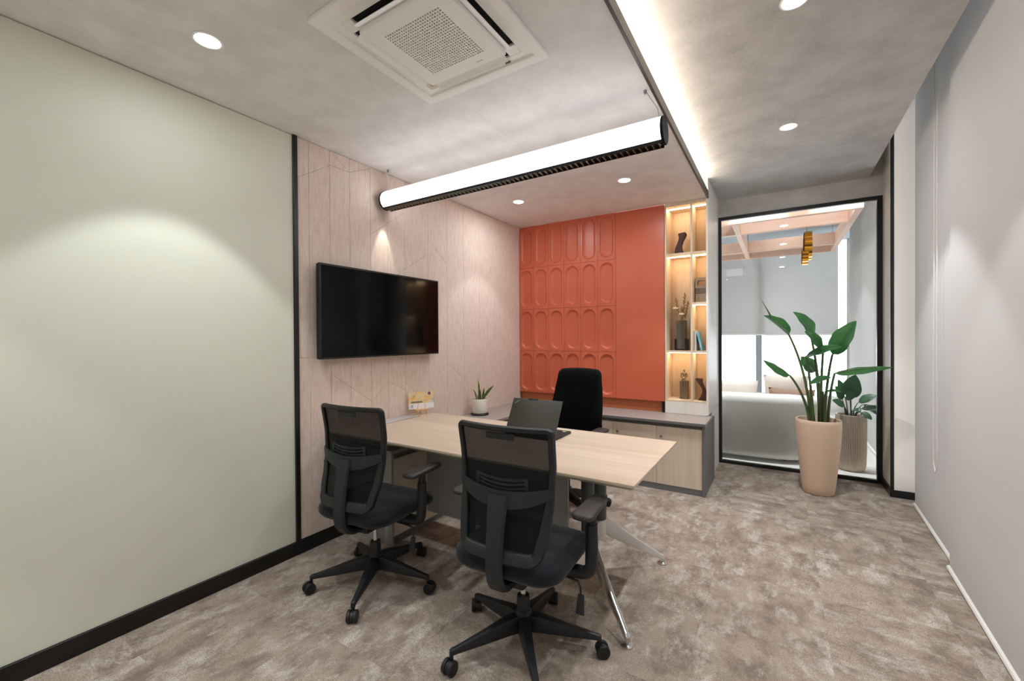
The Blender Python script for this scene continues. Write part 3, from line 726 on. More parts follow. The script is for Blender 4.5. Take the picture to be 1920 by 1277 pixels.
HW = [(.48, .175), (.53, .190), (.62, .207), (.74, .212), (.86, .219), (1.01, .222)]
BY = [(.48, -.232), (.55, -.212), (.64, -.188), (.74, -.172), (.84, -.172), (1.01, -.196)]
def BYx(x, z): return lerp_tab(BY, z) + .035 * (x / .22) ** 2
def mesh_chair(loc, rz, base_rot, label):
    t = thing('office_chair', label, 'chair', loc, rz, 'mesh back office chairs')
    chair_lower(t, base_rot - rz, M['fabric'])
    # outline of the back in (x, z), counter-clockwise
    zb, zt, rb, rt = .482, 1.003, .055, .028
    out = []
    hb, ht = lerp_tab(HW, zb + rb), lerp_tab(HW, zt)
    for i in range(9): out.append((-hb + rb * 1.2 + (2 * hb - 2.4 * rb) * i / 8, zb))
    for i in range(1, 7): a = -PI / 2 + PI / 2 * i / 7; out.append((hb - rb * 1.2 + rb * 1.2 * math.cos(a), zb + rb + rb * math.sin(a)))
    for i in range(15): z = zb + rb + (zt - rt - zb - rb) * i / 14; out.append((lerp_tab(HW, z), z))
    for i in range(1, 5): a = PI / 2 * i / 5; out.append((ht - rt + rt * math.cos(a), zt - rt + rt * math.sin(a)))
    for i in range(9): out.append((ht - rt - (2 * ht - 2 * rt) * i / 8, zt))
    full = out + [(-x, z) for x, z in reversed(out[9:34])]
    n = len(full); rs = []; inner = []
    for i in range(n):
        (xa, za), (x, z), (xb, zb_) = full[i - 1], full[i], full[(i + 1) % n]
        tx, tz = xb - xa, zb_ - za; l = math.hypot(tx, tz); nx, nz = -tz / l, tx / l   # inward normal
        wd = .024 if z > .76 else .024 + .016 * min(1, (.76 - z) / .12)
        if z < .50: wd = .046
        def p(u, dy): X_, Z_ = x + nx * u, z + nz * u; return (X_, BYx(X_, Z_) + dy, Z_)
        rs.append([p(0, -.004), p(.004, -.012), p(wd - .005, -.012), p(wd, -.006), p(wd, .006), p(wd - .004, .011), p(.004, .011), p(0, .005)])
    m = MB(); m.rings(rs + [rs[0]], False, False); m.build('back_frame', M['plastic'], t, angle=45)
    # mesh fabric panel
    rows = []
    for i in range(17):
        z = .515 + (.985 - .515) * i / 16; hw = lerp_tab(HW, z) - .016
        if z < .54: hw -= .012
        rows.append([(hw * (-1 + 2 * j / 12), BYx(hw * (-1 + 2 * j / 12), z) + .004, z) for j in range(13)])
    MB().grid(rows).build('mesh_panel', M['mesh'], t, angle=80)
    # label patch at the top
    bx(-.065, BYx(0, .965) - .004, .948, .065, BYx(0, .965) + .002, .974).build('top_patch', M['plastic'], t, bevel=.002, seg=1)
    # lumbar support behind the mesh
    lp = MB(); yb = BYx(0, .78) - .016
    def arcbar(z, hw, h, dy, dip=.012):
        return MB().rings([[(x, yb + dy + .03 * (x / .12) ** 2 * .4 - .003, z - dip * (1 - (x / hw) ** 2) - h), (x, yb + dy + .03 * (x / .12) ** 2 * .4 + .003, z - dip * (1 - (x / hw) ** 2) - h), (x, yb + dy + .012 * (x / .12) ** 2 + .003, z - dip * (1 - (x / hw) ** 2) + h), (x, yb + dy + .012 * (x / .12) ** 2 - .003, z - dip * (1 - (x / hw) ** 2) + h)] for x in [hw * (-1 + 2 * k / 10) for k in range(11)]])
    fr = arcbar(.800, .118, .005, 0)
    for sg in (-1, 1): fr.box(sg * .104, yb + .006, .715, sg * .120, yb + .014, .800)
    lo = fr.build('lumbar_support', M['plastic'], t, angle=50)
    for z, hw in ((.782, .104), (.765, .104), (.748, .100), (.731, .095)): arcbar(z, hw, .0035, .001).build('slat', M['plastic_grey'], lo, angle=50)
    # curved band and spine carrying the back
    rs = []
    for k in range(25):
        u = -1 + 2 * k / 24; x = .207 * u
        yy = BYx(.207, .75) - .012 - .052 * (1 - u * u) ** .8
        zc = .752 - .038 * (1 - u * u); h = .016 + .020 * (1 - u * u) ** .6
        if abs(u) > .93: h = .018
        rs.append([(x, yy - .007, zc - h * .9), (x, yy - .009, zc), (x, yy - .006, zc + h), (x, yy + .004, zc + h), (x, yy + .004, zc - h)])
    MB().rings(rs).build('back_band', M['plastic_grey'], t, angle=50)
    y0 = BYx(.207, .75) - .066
    path = [(y0 - .002, .735), (y0 - .010, .69), (y0 - .024, .60), (y0 - .034, .52), (y0 - .036, .45), (y0 - .028, .405), (y0 - .006, .372), (y0 + .03, .356), (y0 + .09, .350), (y0 + .16, .352)]
    rs = []
    for i, (py, pz) in enumerate(path):
        (ya, za), (yb_, zb_) = path[max(i - 1, 0)], path[min(i + 1, len(path) - 1)]
        ty, tz = yb_ - ya, zb_ - za; l = math.hypot(ty, tz); ny, nz = tz / l, -ty / l
        hw = lerp_tab([(0, .050), (2, .040), (5, .037), (9, .036)], i); th = .010 + .004 * min(1, i / 5)
        rs.append([(-hw, py, pz), (-hw + .008, py + ny * th, pz + nz * th), (hw - .008, py + ny * th, pz + nz * th), (hw, py, pz), (hw - .006, py - ny * th, pz - nz * th), (-hw + .006, py - ny * th, pz - nz * th)])
    MB().rings(rs).build('back_spine', M['plastic_grey'], t, angle=50)
    return t
mesh_chair((.654, 1.584, 0), math.radians(5), math.radians(13.5), 'black mesh back office chair nearer the television, facing the desk')
mesh_chair((1.605, 1.586, 0), math.radians(3), math.radians(21.5), 'black mesh back office chair at the desk\'s free end, nearest the camera')

def executive_chair(loc, rz):
    t = thing('executive_chair', 'high black upholstered chair behind the desk and laptop', 'chair', loc, rz)
    chair_lower(t, math.radians(40) - rz, M['black_fabric'])
    W_ = [(.47, .205), (.60, .228), (.75, .232), (.90, .215), (1.02, .197), (1.085, .185)]
    def outline(off):
        pts = []; zb, zt, r = .47 + off, 1.085 - off, .055
        for i in range(7): pts.append((-.16 + .32 * i / 6, zb))
        for i in range(17): z = zb + .03 + (zt - r - zb - .03) * i / 16; pts.append((lerp_tab(W_, z) - off, z))
        hw = lerp_tab(W_, zt - r) - off
        for i in range(1, 6): a = PI / 2 * i / 6; pts.append((hw - r + r * math.cos(a), zt - r + r * math.sin(a) + .0))
        for i in range(7): u = 1 - 2 * i / 6; pts.append(((hw - r) * u, zt + .006 * (1 - u * u)))
        return pts + [(-x, z) for x, z in reversed(pts[7:29])]
    yb = lambda x, z: -.215 - .05 * max(0, (z - .70)) / .38 + .02 * math.exp(-((z - .70) / .12) ** 2) + .04 * (x / .22) ** 2
    rs = []
    for off, dy in ((.09, .034), (.03, .034), (.010, .027), (.0, .010), (.0, -.010), (.012, -.026), (.05, -.032)):
        rs.append([(x, yb(x, z) + dy, z) for x, z in outline(off)])
    MB().rings(rs).build('backrest', M['black_fabric'], t, angle=60)
    MB().tube([(0, -.10, .345), (0, -.22, .35), (0, -.285, .40), (0, -.285, .55)], .02, 12, ry=.04, up=(1, 0, 0)).build('back_bar', M['plastic'], t)
executive_chair((1.13, 3.06, 0), PI + math.radians(-4))

# ---- laptop
def laptop():
    t = thing('laptop', 'open dark grey laptop on the desk, lid towards the camera', 'laptop', (1.07, 2.262, DZ))
    W_, D_ = .352, .245
    bx(0, .004, 0.001, W_, D_, .016).build('base', M['laptop_k'], t, bevel=.003)
    k = bx(.02, .03, .0155, W_ - .02, .15, .0172).build('keyboard', M['laptop_k'], t, smooth=False)
    bx(W_ * .5 - .05, .165, .0155, W_ * .5 + .05, .225, .0165).build('trackpad', M['laptop'], t, smooth=False)
    bx(W_ - .045, .205, .0158, W_ - .02, .225, .0164).build('sticker', P('green_sticker', '9fb36a', .5), t, smooth=False)
    lid = bx(0, -.0035, 0, W_, .0035, .238).build('lid', M['laptop'], t, bevel=.002)
    lid.location = (0, .006, .014); lid.rotation_euler = (-math.radians(29), 0, 0)
    bx(.008, .0030, .008, W_ - .008, .0042, .230).build('screen', M['tv_screen'], lid, smooth=False)
    bx(W_ * .5 - .065, -.0045, .230, W_ * .5 + .005, .003, .2412).build('camera_bar', M['laptop_k'], lid, bevel=.001, seg=1)
    me = text_mesh('ThinkPad', .011); me.materials.append(M['chrome'])
    lg = link('logo', me, lid, (.034, -.0038, .212)); lg.rotation_euler = (PI / 2, -math.radians(38), 0)
    bx(.05, .0, .006, W_ - .05, .012, .018).build('hinge', M['laptop_k'], t, smooth=False)
laptop()

# ---- calendar card and its little easel
ez = thing('mini_easel', 'small wooden easel holding the printed card on the desk', 'easel', (.085, 2.535, DZ), math.radians(64))
MB().tube([(-.042, -.012, 0), (-.026, .004, .09)], .004, 6).build('leg', M['easel'], ez)
MB().tube([(.042, -.012, 0), (.026, .004, .09)], .004, 6).build('leg', M['easel'], ez)
MB().tube([(0, .035, 0), (0, .008, .09)], .004, 6).build('leg', M['easel'], ez)
bx(-.055, -.028, .034, .055, -.002, .046).build('ledge', M['easel'], ez, bevel=.002, seg=1)
cal = thing('desk_calendar', 'small printed calendar card leaning on the wooden easel', 'calendar', (.085, 2.535, DZ + .0465), math.radians(64))
cdm = bx(-.105, -.004, 0, .105, 0, .135).build('card', M['card_art'], cal, smooth=False)
bx(-.105, -.0052, 0, .105, -.0041, .042).build('white_band', M['card_white'], cal, smooth=False)
for i in range(3): bx(-.090, -.0058, .012 + i * .008, -.070, -.0053, .016 + i * .008).build('print_line', M['mark'], cal, smooth=False)
MB().tube([(.072, -.0042, .118), (.072, -.0056, .118)], [.013, .013], 20).build('badge', M['badge'], cal)
bx(-.085, -.0052, .047, .01, -.0042, .060).build('print_bar', M['mark'], cal, smooth=False)  # grey bar printed on the card
for o in list(kids(cal)): o.rotation_euler = (-.14, 0, 0)
cal.location = (.085, 2.535, DZ + .0465)

# ---- snake plant on the worktop
def snake():
    t = thing('snake_plant', 'small snake plant in a white ceramic pot on the worktop', 'potted plant', (.135, 3.262, .618))
    MB().lathe([(.070, 0), (.086, .002), (.088, .010), (.084, .016), (.066, .018), (0, .018)], 36).build('saucer', M['black'], t)
    MB().lathe([(.058, .018), (.070, .019), (.073, .028), (.074, .150), (.072, .153), (.068, .150), (.067, .138), (0, .138)], 40).build('pot', M['ceramic'], t)
    MB().lathe([(.0665, .137), (.0665, .139), (0, .141)], 24).build('soil', M['soil'], t)
    for (bx_, by_, tx, ty, h, wd) in [(-.01, .0, -.025, .01, .19, .024), (.012, -.01, .004, -.012, .125, .022), (-.028, -.012, -.055, -.03, .105, .018), (.015, .012, .035, .03, .115, .021), (.028, -.005, .15, .03, .145, .020), (-.005, -.025, .03, -.06, .07, .016)]:
        c = (bx_ + (tx - bx_) * .35, by_ + (ty - by_) * .35, .138 + h * .62)
        pth = bez((bx_, by_, .132), c, (tx, ty, .138 + h), 12)
        m = MB(); rows = []; edge = []
        for i, p in enumerate(pth):
            u = i / 12; wq = wd * (.55 + .45 * math.sin(min(1, u * 1.7) * PI / 2)) * (1 - max(0, (u - .45) / .55) ** 1.6)
            tg = (pth[min(i + 1, 12)] - pth[max(i - 1, 0)]).normalized(); s = tg.cross(Vector((.5, .85, .1))).normalized(); nn = s.cross(tg)
            rows.append([p + s * (wq * k) + nn * (.35 * wq * abs(k)) for k in (-1, -.5, 0, .5, 1)])
        m.grid(rows); lf = m.build('leaf', M['snake'], t, angle=80)
        e = MB()
        for side in (0, 4): e.tube([r[side] for r in rows], [.0022] * 12 + [.0005], 5)
        e.build('leaf_margin', M['snake_edge'], lf)
snake()

# ---- big bird-of-paradise plant
def leaf_mesh(base, tip, wd, nrm, fold=.35, sag=.0, n=14, curl=0., ripple=.0, seed=0):
    base, tip, nrm = Vector(base), Vector(tip), Vector(nrm).normalized()
    mid = (base + tip) / 2 + nrm * sag
    pth = bez(base, mid, tip, n); rows = []; rnd = random.Random(seed)
    ph = rnd.random() * 6
    for i, p in enumerate(pth):
        u = i / n; wq = wd * max(.015, math.sin(PI * min(1, u ** .72 * 1.0)) ** .75) if 0 < u < 1 else wd * .03
        tg = (pth[min(i + 1, n)] - pth[max(i - 1, 0)]).normalized(); s = tg.cross(nrm).normalized(); nn = s.cross(tg).normalized()
        if nn.dot(nrm) < 0: nn = -nn
        row = []
        for k in (-1, -.75, -.5, -.25, 0, .25, .5, .75, 1):
            f_ = fold * abs(k) - curl * max(0, abs(k) - .5) * 1.6
            row.append(p + s * (wq * k * (1 - .25 * abs(f_))) + nn * (wq * f_ + ripple * wq * abs(k) * math.sin(u * 16 + ph + (1.5 if k > 0 else 0))))
        rows.append(row)
    return MB().grid(rows), pth
def big_plant():
    PX, PY = 2.838, 4.49
    t = thing('potted_plant', 'tall broad leaved plant in a beige tapered planter by the glass', 'potted plant', (PX, PY, 0))
    MB().lathe([(.0, 0), (.105, .0), (.112, .008), (.120, .06), (.140, .25), (.158, .46), (.164, .60), (.163, .628), (.158, .634), (.150, .630), (.147, .60), (.144, .575), (0, .575)], 56).build('planter', M['pot'], t, angle=50)
    MB().lathe([(.1455, .575), (.1455, .580), (.07, .590), (0, .588)], 32).build('soil', M['soil'], t)
    for i in range(26):
        a = random.random() * 6.28; r = random.random() * .125; s = .008 + random.random() * .01
        MB().lathe([(0, 0), (s, .3 * s), (s * .8, s), (0, 1.2 * s)], 6, (r * math.cos(a), r * math.sin(a), .582)).build('bark_chip', M['soil'], t)
    Q = lambda x, y, z: (x - PX, y - PY, z)
    # (stem foot, leaf base, leaf tip, half width, normal, fold, sag, curl)
    LV = [((2.79, 4.47), (2.627, 4.46, 1.357), (2.437, 4.40, 1.53), .055, (.5, -.5, .7), .75, .01, 0),
          ((2.86, 4.52), (2.790, 4.53, 1.337), (2.658, 4.50, 1.560), .066, (.55, -.6, .5), .6, .03, .2),
          ((2.88, 4.50), (2.937, 4.50, 1.190), (3.088, 4.44, 1.468), .078, (-.6, -.7, .35), .35, .02, .3),
          ((2.85, 4.46), (2.870, 4.46, 1.215), (2.735, 4.36, 1.385), .075, (.5, -.55, .65), .3, .03, .2),
          ((2.80, 4.50), (2.752, 4.48, 1.172), (2.985, 4.36, 1.255), .062, (-.1, -.5, .85), .35, .03, .3),
          ((2.78, 4.46), (2.634, 4.45, 1.000), (2.432, 4.38, 1.135), .052, (.25, -.55, .8), -.4, .03, 0),
          ((2.85, 4.55), (2.828, 4.57, 1.035), (2.715, 4.54, 1.165), .055, (.3, -.8, .5), .3, .01, .4),
          ((2.80, 4.43), (2.775, 4.38, .945), (2.912, 4.30, 1.006), .045, (-.2, -.5, .85), .4, .01, .2),
          ((2.90, 4.47), (2.945, 4.42, 1.035), (3.310, 4.40, 1.098), .048, (-.1, -.45, .9), -.25, .03, 0),
          ((2.88, 4.43), (2.88, 4.36, .885), (2.98, 4.30, .892), .026, (0, -.3, .95), .3, .01, 0)]
    for i, (ft, lb, lt, wd, nr, fo, sg, cu) in enumerate(LV):
        f0 = Vector(Q(ft[0], ft[1], .575)); b0 = Vector(Q(*lb)); h = b0.z - f0.z
        c = Vector((f0.x + (b0.x - f0.x) * .18, f0.y + (b0.y - f0.y) * .18, f0.z + h * .60))
        pth = bez(f0, c, b0, 14)
        st = MB().tube(pth, [.0135 - .0055 * (k / 14) ** .7 for k in range(15)], 8).build('stalk', M['stem'], t)
        m, mp = leaf_mesh(Q(*lb), Q(*lt), wd * 1.25, nr, fo, sg, curl=cu, ripple=.05, seed=i)
        lf = m.build('leaf', M['leaf'], t, angle=80)
        MB().tube(mp, [.0042 - .0036 * k / 14 for k in range(15)], 6).build('midrib', M['stem'], lf)
    # rolled young leaf spike above the first leaf
    MB().tube(bez(Q(2.50, 4.425, 1.50), Q(2.47, 4.41, 1.58), Q(2.416, 4.39, 1.675), 8), [.006, .007, .007, .006, .005, .004, .003, .002, .001], 8).build('leaf_spike', M['stem'], t)
    # sheaths at the foot
    for x, y, h in ((2.79, 4.47, .24), (2.86, 4.50, .28), (2.88, 4.47, .30), (2.80, 4.45, .20)):
        MB().tube([Q(x, y, .575), Q(x - .003, y, .575 + h * .5), Q(x - .01, y, .575 + h)], [.018, .014, .006], 8).build('stalk_sheath', M['stem'], t)
big_plant()

# ---- lounge: planter with plant, sofa, cushions, timber grid, gold pendant
def lounge_plant():
    t = thing('ribbed_planter_plant', 'dark green plant in a ribbed cream planter behind the glass', 'potted plant', (3.165, 5.43, 0))
    n = 96; prof = [(.085, 0), (.105, .006), (.116, .04), (.122, .20), (.125, .50), (.124, .555)]
    rs = [[((r + (.0035 if k % 2 else -.0035) * (1 if .01 < z < .54 else 0)) * math.cos(2 * PI * k / n), (r + (.0035 if k % 2 else -.0035) * (1 if .01 < z < .54 else 0)) * math.sin(2 * PI * k / n), z) for k in range(n)] for r, z in prof]
    rs += [[(.112 * math.cos(2 * PI * k / n), .112 * math.sin(2 * PI * k / n), z) for k in range(n)] for z in (.555, .53)]
    MB().rings(rs).build('planter', M['pot_rib'], t, angle=25)
    MB().lathe([(.113, .530), (.113, .536), (0, .540)], 24).build('soil', M['soil'], t)
    LV = [((.0, .0), (-.01, .0, .72), (.03, -.06, .96), .085, (-.3, -.9, .2)), ((.02, .02), (.06, .0, .68), (.20, -.03, .76), .06, (0, -.5, .8)), ((.03, 0), (.08, -.02, .62), (.24, -.05, .64), .045, (.1, -.5, .8)),
          ((-.04, 0), (-.07, -.02, .70), (-.13, -.05, .84), .045, (.4, -.8, .3)), ((-.03, -.02), (-.06, -.05, .64), (-.16, -.10, .70), .045, (.2, -.7, .6)), ((.0, -.03), (.02, -.06, .62), (.06, -.12, .60), .04, (0, -.7, .7)),
          ((.03, -.02), (.07, -.06, .59), (.15, -.10, .53), .035, (.3, -.8, .5)), ((-.02, .03), (-.05, .02, .74), (-.10, .02, .90), .04, (.2, -.9, .3)), ((.04, .02), (.10, .02, .66), (.23, .04, .55), .03, (0, -.6, .7)), ((.0, .0), (.0, -.02, .70), (-.03, -.08, .80), .05, (.1, -.9, .4))]
    for i, (ft, lb, lt, wd, nr) in enumerate(LV):
        MB().tube(bez((ft[0], ft[1], .53), (ft[0] * 1.3, ft[1] * 1.3, (lb[2] + .53) / 2 + .03), lb, 8), [.007 - .0005 * k for k in range(9)], 7).build('stalk', M['leaf_dark'], t)
        m, mp = leaf_mesh(lb, lt, wd, nr, .25, .02, n=10, curl=.2, ripple=.04, seed=40 + i)
        lf = m.build('leaf', M['leaf_dark'], t, angle=80)
lounge_plant()

def sofa():
    t = thing('sofa', 'cream curved back sofa standing against the glass partition', 'sofa', (2.0, 5.36, 0))
    # plan path of the back: straight then curving away at its right end
    pts = [(-1.2, .02), (-.6, .0), (0, -.005), (.35, .0), (.58, .03), (.74, .11), (.84, .24), (.88, .42), (.88, .62)]
    P_ = [Vector((x, y, 0)) for x, y in pts]; fine = []
    for i in range(len(P_) - 1):
        a, b_ = P_[max(i - 1, 0)], P_[min(i + 2, len(P_) - 1)]
        for k in range(5):
            u = k / 5; p0, p1 = P_[i], P_[i + 1]; m0, m1 = (p1 - a) / 2, (b_ - p0) / 2
            fine.append(p0 * (2 * u**3 - 3 * u**2 + 1) + m0 * (u**3 - 2 * u**2 + u) + p1 * (-2 * u**3 + 3 * u**2) + m1 * (u**3 - u**2))
    fine.append(P_[-1]); rs = []
    for i, p in enumerate(fine):
        tg = (fine[min(i + 1, len(fine) - 1)] - fine[max(i - 1, 0)]).normalized(); nn = Vector((-tg.y, tg.x, 0))
        h = .72 - .05 * max(0, (i - 22) / 18)
        sec = rrect(.115, (h - .06) / 2, .085, 5)
        rs.append([p + nn * (x + .0) + Vector((0, 0, .03 + (h - .03) / 2 + z * (h - .03) / (h - .06))) for x, z in sec])
    MB().rings(rs).build('backrest', M['sofa'], t, angle=60)
    m = MB(); q = [(-1.2, .14), (.5, .12), (.70, .22), (.76, .42), (.76, .85), (-1.2, .85)]
    m.prism([(x, y, .10) for x, y in q], [(x, y, .42) for x, y in q]).build('seat', M['sofa'], t, bevel=.04, seg=3)
    for x in (-1.0, .6):
        for y in (.1, .7): MB().lathe([(.02, 0), (.025, .10)], 12, (x, y, 0)).build('leg', M['dark_grey'], t)
    def cushion(name, mat, loc, sz, rx, rz, label):
        n = 12; rows_f = []; rows_b = []
        for i in range(n + 1):
            u = -1 + 2 * i / n; rf = []; rb = []
            for j in range(n + 1):
                v = -1 + 2 * j / n; pin = 1 - .10 * (u * u * v * v) ; th = .065 * max(0, (1 - u**4) * (1 - v**4)) ** .5
                x, z = u * sz[0] * (1 - .07 * (1 - v * v) ** 1), v * sz[1] * (1 - .07 * (1 - u * u))
                rf.append((x, -th, z + sz[1])); rb.append((x, th, z + sz[1]))
            rows_f.append(rf); rows_b.append(rb)
        o = MB().grid(rows_f).grid(rows_b).build(name, mat, angle=70); o.location = loc; o.rotation_euler = (rx, 0, rz)
        return tag(o, label, 'cushion', 'cushions on the lounge sofa')
    cushion('cushion', M['cush_cream'], (2.12, 5.575, .42), (.23, .21), -.15, .0, 'cream cushion at the left end of the lounge sofa')
    cushion('cushion', M['cush_brown'], (2.66, 5.595, .42), (.22, .175), -.2, -.12, 'brown cushion peeping over the sofa back behind the plant')
    cushion('cushion', M['cush_cream'], (2.62, 5.76, .42), (.22, .24), -.15, .05, 'taller cream cushion behind the brown one on the sofa')
sofa()

def lounge_grid():
    t = thing('timber_ceiling_grid', 'pinkish timber beam frame hanging below the lounge ceiling', 'ceiling grid', (0, 5.36, 2.60))
    T_ = .16
    def beam(x0, y0, x1, y1): return bx(x0, y0, 0, x1, y1, T_).build('beam', M['beam'], t, bevel=.003, seg=1)
    beam(.25, 0, 3.26, .06); beam(.25, .60, 3.26, .66) if False else None
    beam(.25, 1.90, 3.26, 1.96); beam(.25, 2.50, 3.26, 2.56); beam(.25, .58, 3.26, .64)
    beam(2.10, .0605, 2.16, .5795); beam(3.20, .0605, 3.26, .5795); beam(3.20, .6405, 3.26, 1.8995); beam(2.10, .6405, 2.16, 1.8995); beam(2.10, 1.9605, 2.16, 2.4995); beam(3.20, 1.9605, 3.26, 2.4995)
    for x in (.6, 2.13, 3.23):
        for y in (.03, 2.53): MB().tube([(x, y, T_), (x, y, .42)], .004, 6).build('hanger', M['wire'], t)
lounge_grid()

def gold_pendant():
    t = thing('gold_pendant_light', 'scalloped polished gold ribbon pendant in the lounge', 'pendant light', (2.84, 6.25, 2.20))
    def loop(cy, cz, ry, rz, n, bumps, amp):
        pts = []
        for k in range(n):
            a = 2 * PI * k / n; s = 1 + amp * abs(math.sin(a * bumps / 2))
            pts.append((cy + ry * s * math.cos(a), cz + rz * s * math.sin(a)))
        return pts
    for (cy, cz, ry, rz, b_, am, x0, wd) in ((0, .235, .20, .155, 7, .12, -.03, .075), (-.02, .10, .15, .085, 6, .14, -.05, .06)):
        o_ = loop(cy, cz, ry, rz, 84, b_, am); i_ = loop(cy, cz, ry - .008, rz - .008, 84, b_, am); n = 84; m = MB()
        m.v = [(x0, y, z) for y, z in o_] + [(x0 + wd, y, z) for y, z in o_] + [(x0, y, z) for y, z in i_] + [(x0 + wd, y, z) for y, z in i_]
        for k in range(n):
            j = (k + 1) % n
            m.f += [(k, j, n + j, n + k), (2 * n + k, 3 * n + k, 3 * n + j, 2 * n + j), (k, 2 * n + k, 2 * n + j, j), (n + k, n + j, 3 * n + j, 3 * n + k)]
        m.build('gold_ribbon', M['gold'], t, angle=40)
    MB().tube([(.0, .0, .40), (.0, .0, .82)], .005, 8).build('suspension_rod', M['wire'], t)
    MB().lathe([(.04, .80), (.04, .82)], 16).build('canopy', M['white_ac'], t)
gold_pendant()

# ---- things in the niche
def silhouette(name, pts, th, loc, mat, label, cat, rz=0):
    m = MB().prism([(x, -th / 2, z) for x, z in pts], [(x, th / 2, z) for x, z in pts])
    o = m.build(name, mat, bevel=.003, angle=40); o.location = loc; o.rotation_euler = (0, 0, rz); return tag(o, label, cat)
def scurve(pl, pr_): return pl + list(reversed(pr_))
lft = [(-.045 + .0, 0), (-.048, .03), (-.040, .07), (-.024, .11), (-.012, .145), (-.010, .17), (-.016, .205)]
rgt = [(.045, 0), (.030, .022), (.018, .055), (.016, .09), (.026, .125), (.046, .16), (.058, .185), (.055, .205), (.046, .212)]
silhouette('abstract_sculpture', scurve(lft, rgt), .05, (1.745, YB + .12, 2.137), M['brown_sculpt'], 'dark brown curved sculpture in the top left niche compartment', 'sculpture')
l2 = [(-.022, 0), (.0, .03), (.016, .07), (.014, .11), (-.012, .150), (-.040, .188), (-.044, .203)]
r2 = [(.052, 0), (.054, .06), (.050, .085), (.030, .13), (.014, .17), (.018, .200), (.006, .204)]
silhouette('abstract_sculpture', scurve(l2, r2), .05, (1.926, YB + .11, .7475), M['brown_sculpt'], 'dark brown curved sculpture in the bottom right niche compartment', 'sculpture')

def vase():
    t = thing('flower_vase', 'smoked glass vase in a black holder with dried stems, in the niche', 'vase', (1.752, YB + .14, 1.2145))
    sq = lambda h, z: [(-h, -h, z), (h, -h, z), (h, h, z), (-h, h, z)]
    MB().rings([sq(.041, .012), sq(.044, .29), sq(.040, .29), sq(.037, .02)], True, True).build('glass_body', M['smoke'], t, bevel=.003, seg=1)
    for s in (-1, 1): bx(s * .058, -.05, 0, s * .038, .05, .112).build('holder_side', M['black'], t, bevel=.003, seg=1)
    bx(-.038, -.05, 0, .038, .05, .012).build('holder_base', M['black'], t, smooth=False)
    rnd = random.Random(5)
    for (tx, tz, kind) in ((.035, .53, 'g'), (-.050, .49, 'g'), (.062, .45, 'g'), (.01, .40, 'g'), (-.055, .405, 'f'), (.005, .345, 'f')):
        ty = rnd.uniform(-.05, .0)
        pth = bez((rnd.uniform(-.015, .015), 0, .03), (tx * .25, ty * .3, tz * .6), (tx, ty, tz), 10)
        MB().tube(pth, .0016, 5).build('dried_stem', M['dried'], t)
        if kind == 'g':
            m = MB()
            for i in range(16):
                u = .62 + .38 * i / 15; p = pth[min(10, int(u * 10))].lerp(pth[min(10, int(u * 10) + 1)], u * 10 % 1); a = i * 2.4
                d = Vector((math.cos(a) * .015, math.sin(a) * .015, .026))
                m.tube([p, p + d * .5, p + d], [.0018, .0062, .001], 5)
            m.build('dried_seed_head', M['dried'], t)
        else:
            m = MB().lathe([(0, -.012), (.018, -.008), (.030, .0), (.029, .008), (.018, .015), (0, .017)], 16, tuple(pth[-1]))
            m.v = [(x + rnd.uniform(-.003, .003), y + rnd.uniform(-.003, .003), z + rnd.uniform(-.003, .003)) for x, y, z in m.v]
            m.build('dried_flower_head', M['dried_flower'], t)
vase()
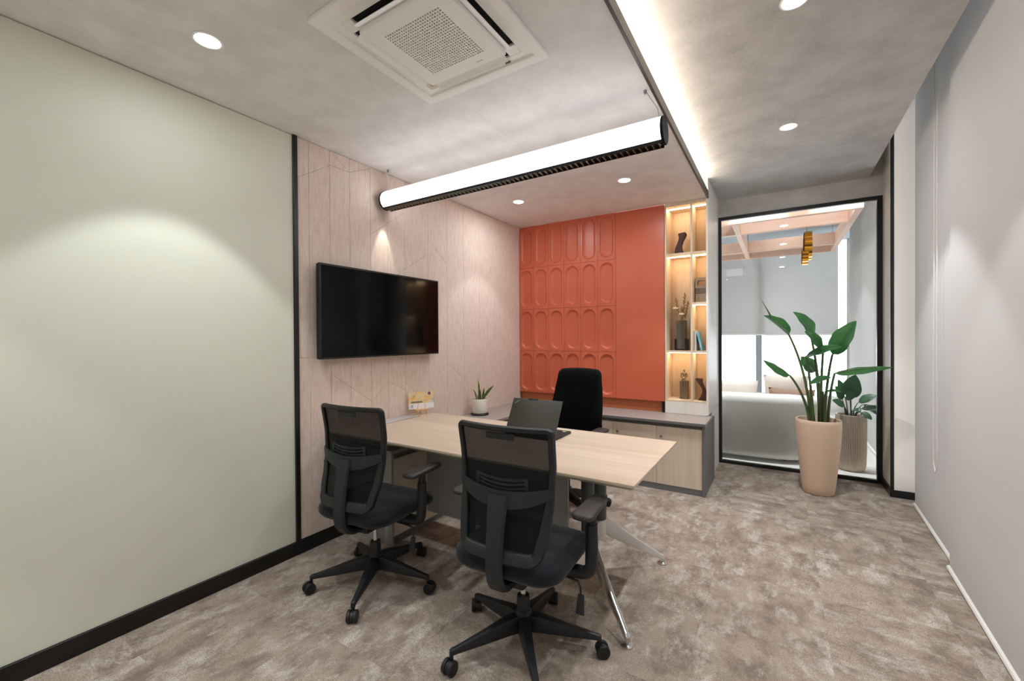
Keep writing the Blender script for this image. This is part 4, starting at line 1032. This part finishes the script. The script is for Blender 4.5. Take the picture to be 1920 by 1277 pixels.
def figure():
    t = thing('seated_figurine', 'small bronze figure seated on a taupe block in the niche', 'figurine', (1.772, YB + .15, .7475))
    bx(-.036, -.036, 0, .036, .036, .172).build('block', M['bronze'], t, bevel=.003, seg=1)
    me = bpy.data.meshes.new('figure'); bmv = []
    J = {'pel': (0, -.012, .186), 'chest': (0, .002, .232), 'neck': (0, 0, .258), 'head': (0, -.004, .282),
         'kl': (-.014, -.044, .190), 'fl': (-.010, -.046, .135), 'kr': (.016, -.042, .192), 'fr': (.006, -.050, .150), 'tl': (-.01, -.052, .122),
         'sl': (-.022, 0, .246), 'el': (-.030, -.008, .215), 'hl': (-.014, -.034, .200), 'sr': (.022, 0, .246), 'er': (.030, -.008, .215), 'hr': (.012, -.036, .203)}
    E_ = [('pel', 'chest'), ('chest', 'neck'), ('neck', 'head'), ('pel', 'kl'), ('kl', 'fl'), ('fl', 'tl'), ('pel', 'kr'), ('kr', 'fr'), ('chest', 'sl'), ('sl', 'el'), ('el', 'hl'), ('chest', 'sr'), ('sr', 'er'), ('er', 'hr')]
    R_ = {'pel': .013, 'chest': .014, 'neck': .005, 'head': .010, 'kl': .007, 'kr': .007, 'fl': .005, 'fr': .005, 'tl': .004, 'sl': .007, 'sr': .007, 'el': .005, 'er': .005, 'hl': .004, 'hr': .004}
    ks = list(J); me.from_pydata([J[k] for k in ks], [(ks.index(a), ks.index(b_)) for a, b_ in E_], [])
    o = bpy.data.objects.new('figure', me); COL.objects.link(o); o.parent = t
    sk = o.modifiers.new('skin', 'SKIN'); sb = o.modifiers.new('sub', 'SUBSURF'); sb.levels = sb.render_levels = 2
    for i, k in enumerate(ks): me.skin_vertices[0].data[i].radius = (R_[k], R_[k])
    me.skin_vertices[0].data[0].use_root = True
    me.materials.append(M['bronze'])
figure()
bk = thing('decor_block', 'taupe cut-out decor block in the right niche column', 'ornament', (1.935, YB + .13, 1.6665))
q = rrect(.034, .022, .012, 4)
def holed(hw, hh, cz, z0, z1):
    m = MB(); inn = [(x, z + cz) for x, z in q]; n = len(inn); outp = []
    for x, z in inn:
        zz = z - cz; k = max(abs(x) / hw, abs(zz) / hh); outp.append((x / k, zz / k + cz))
    for sx in (-1, 1):
        for sz in (-1, 1):
            i = min(range(n), key=lambda i: (outp[i][0] - sx * hw) ** 2 + (outp[i][1] - cz - sz * hh) ** 2); outp[i] = (sx * hw, cz + sz * hh)
    m.rings([[(x, -.03, z) for x, z in outp], [(x, .03, z) for x, z in outp], [(x, .03, z) for x, z in inn], [(x, -.03, z) for x, z in inn], [(x, -.03, z) for x, z in outp]], False, False)
    return m
holed(.052, .050, .185, 0, 0).build('upper_block', M['taupe'], bk, bevel=.001, seg=1, angle=30)
bx(-.052, -.03, .0, .052, .03, .085).build('lower_block', M['taupe'], bk, bevel=.003, seg=1)
bx(-.048, -.027, .085, .048, .027, .135).build('middle_block', M['taupe_dark'], bk, bevel=.002, seg=1)
def book(x, th, h, lean, mat, label, mat2=None):
    t = thing('book', label, 'book', (x, YB + .05, 1.2145)); d = .15
    c = MB().box(0, 0, 0, .0016, d, h).box(th - .0016, 0, 0, th, d, h).box(0, 0, 0, th, .002, h).build('cover', mat, t, smooth=False)
    bx(.0017, .0021, .003, th - .0017, d - .004, h - .003).build('pages', M['paper'], t, smooth=False)
    if mat2: bx(.002, -.0006, .03, th - .002, 0, .10).build('spine_print', mat2, t, smooth=False)
    t.rotation_euler = (0, lean, 0); return t
book(1.8745, .008, .185, 0, M['book_white'], 'thin white book standing against the niche divider')
book(1.8830, .014, .190, 0, M['book_white'], 'white book standing beside the leaning blue book')
book(1.936, .017, .180, -math.radians(13), M['book_blue'], 'blue book leaning on the white books in the niche')
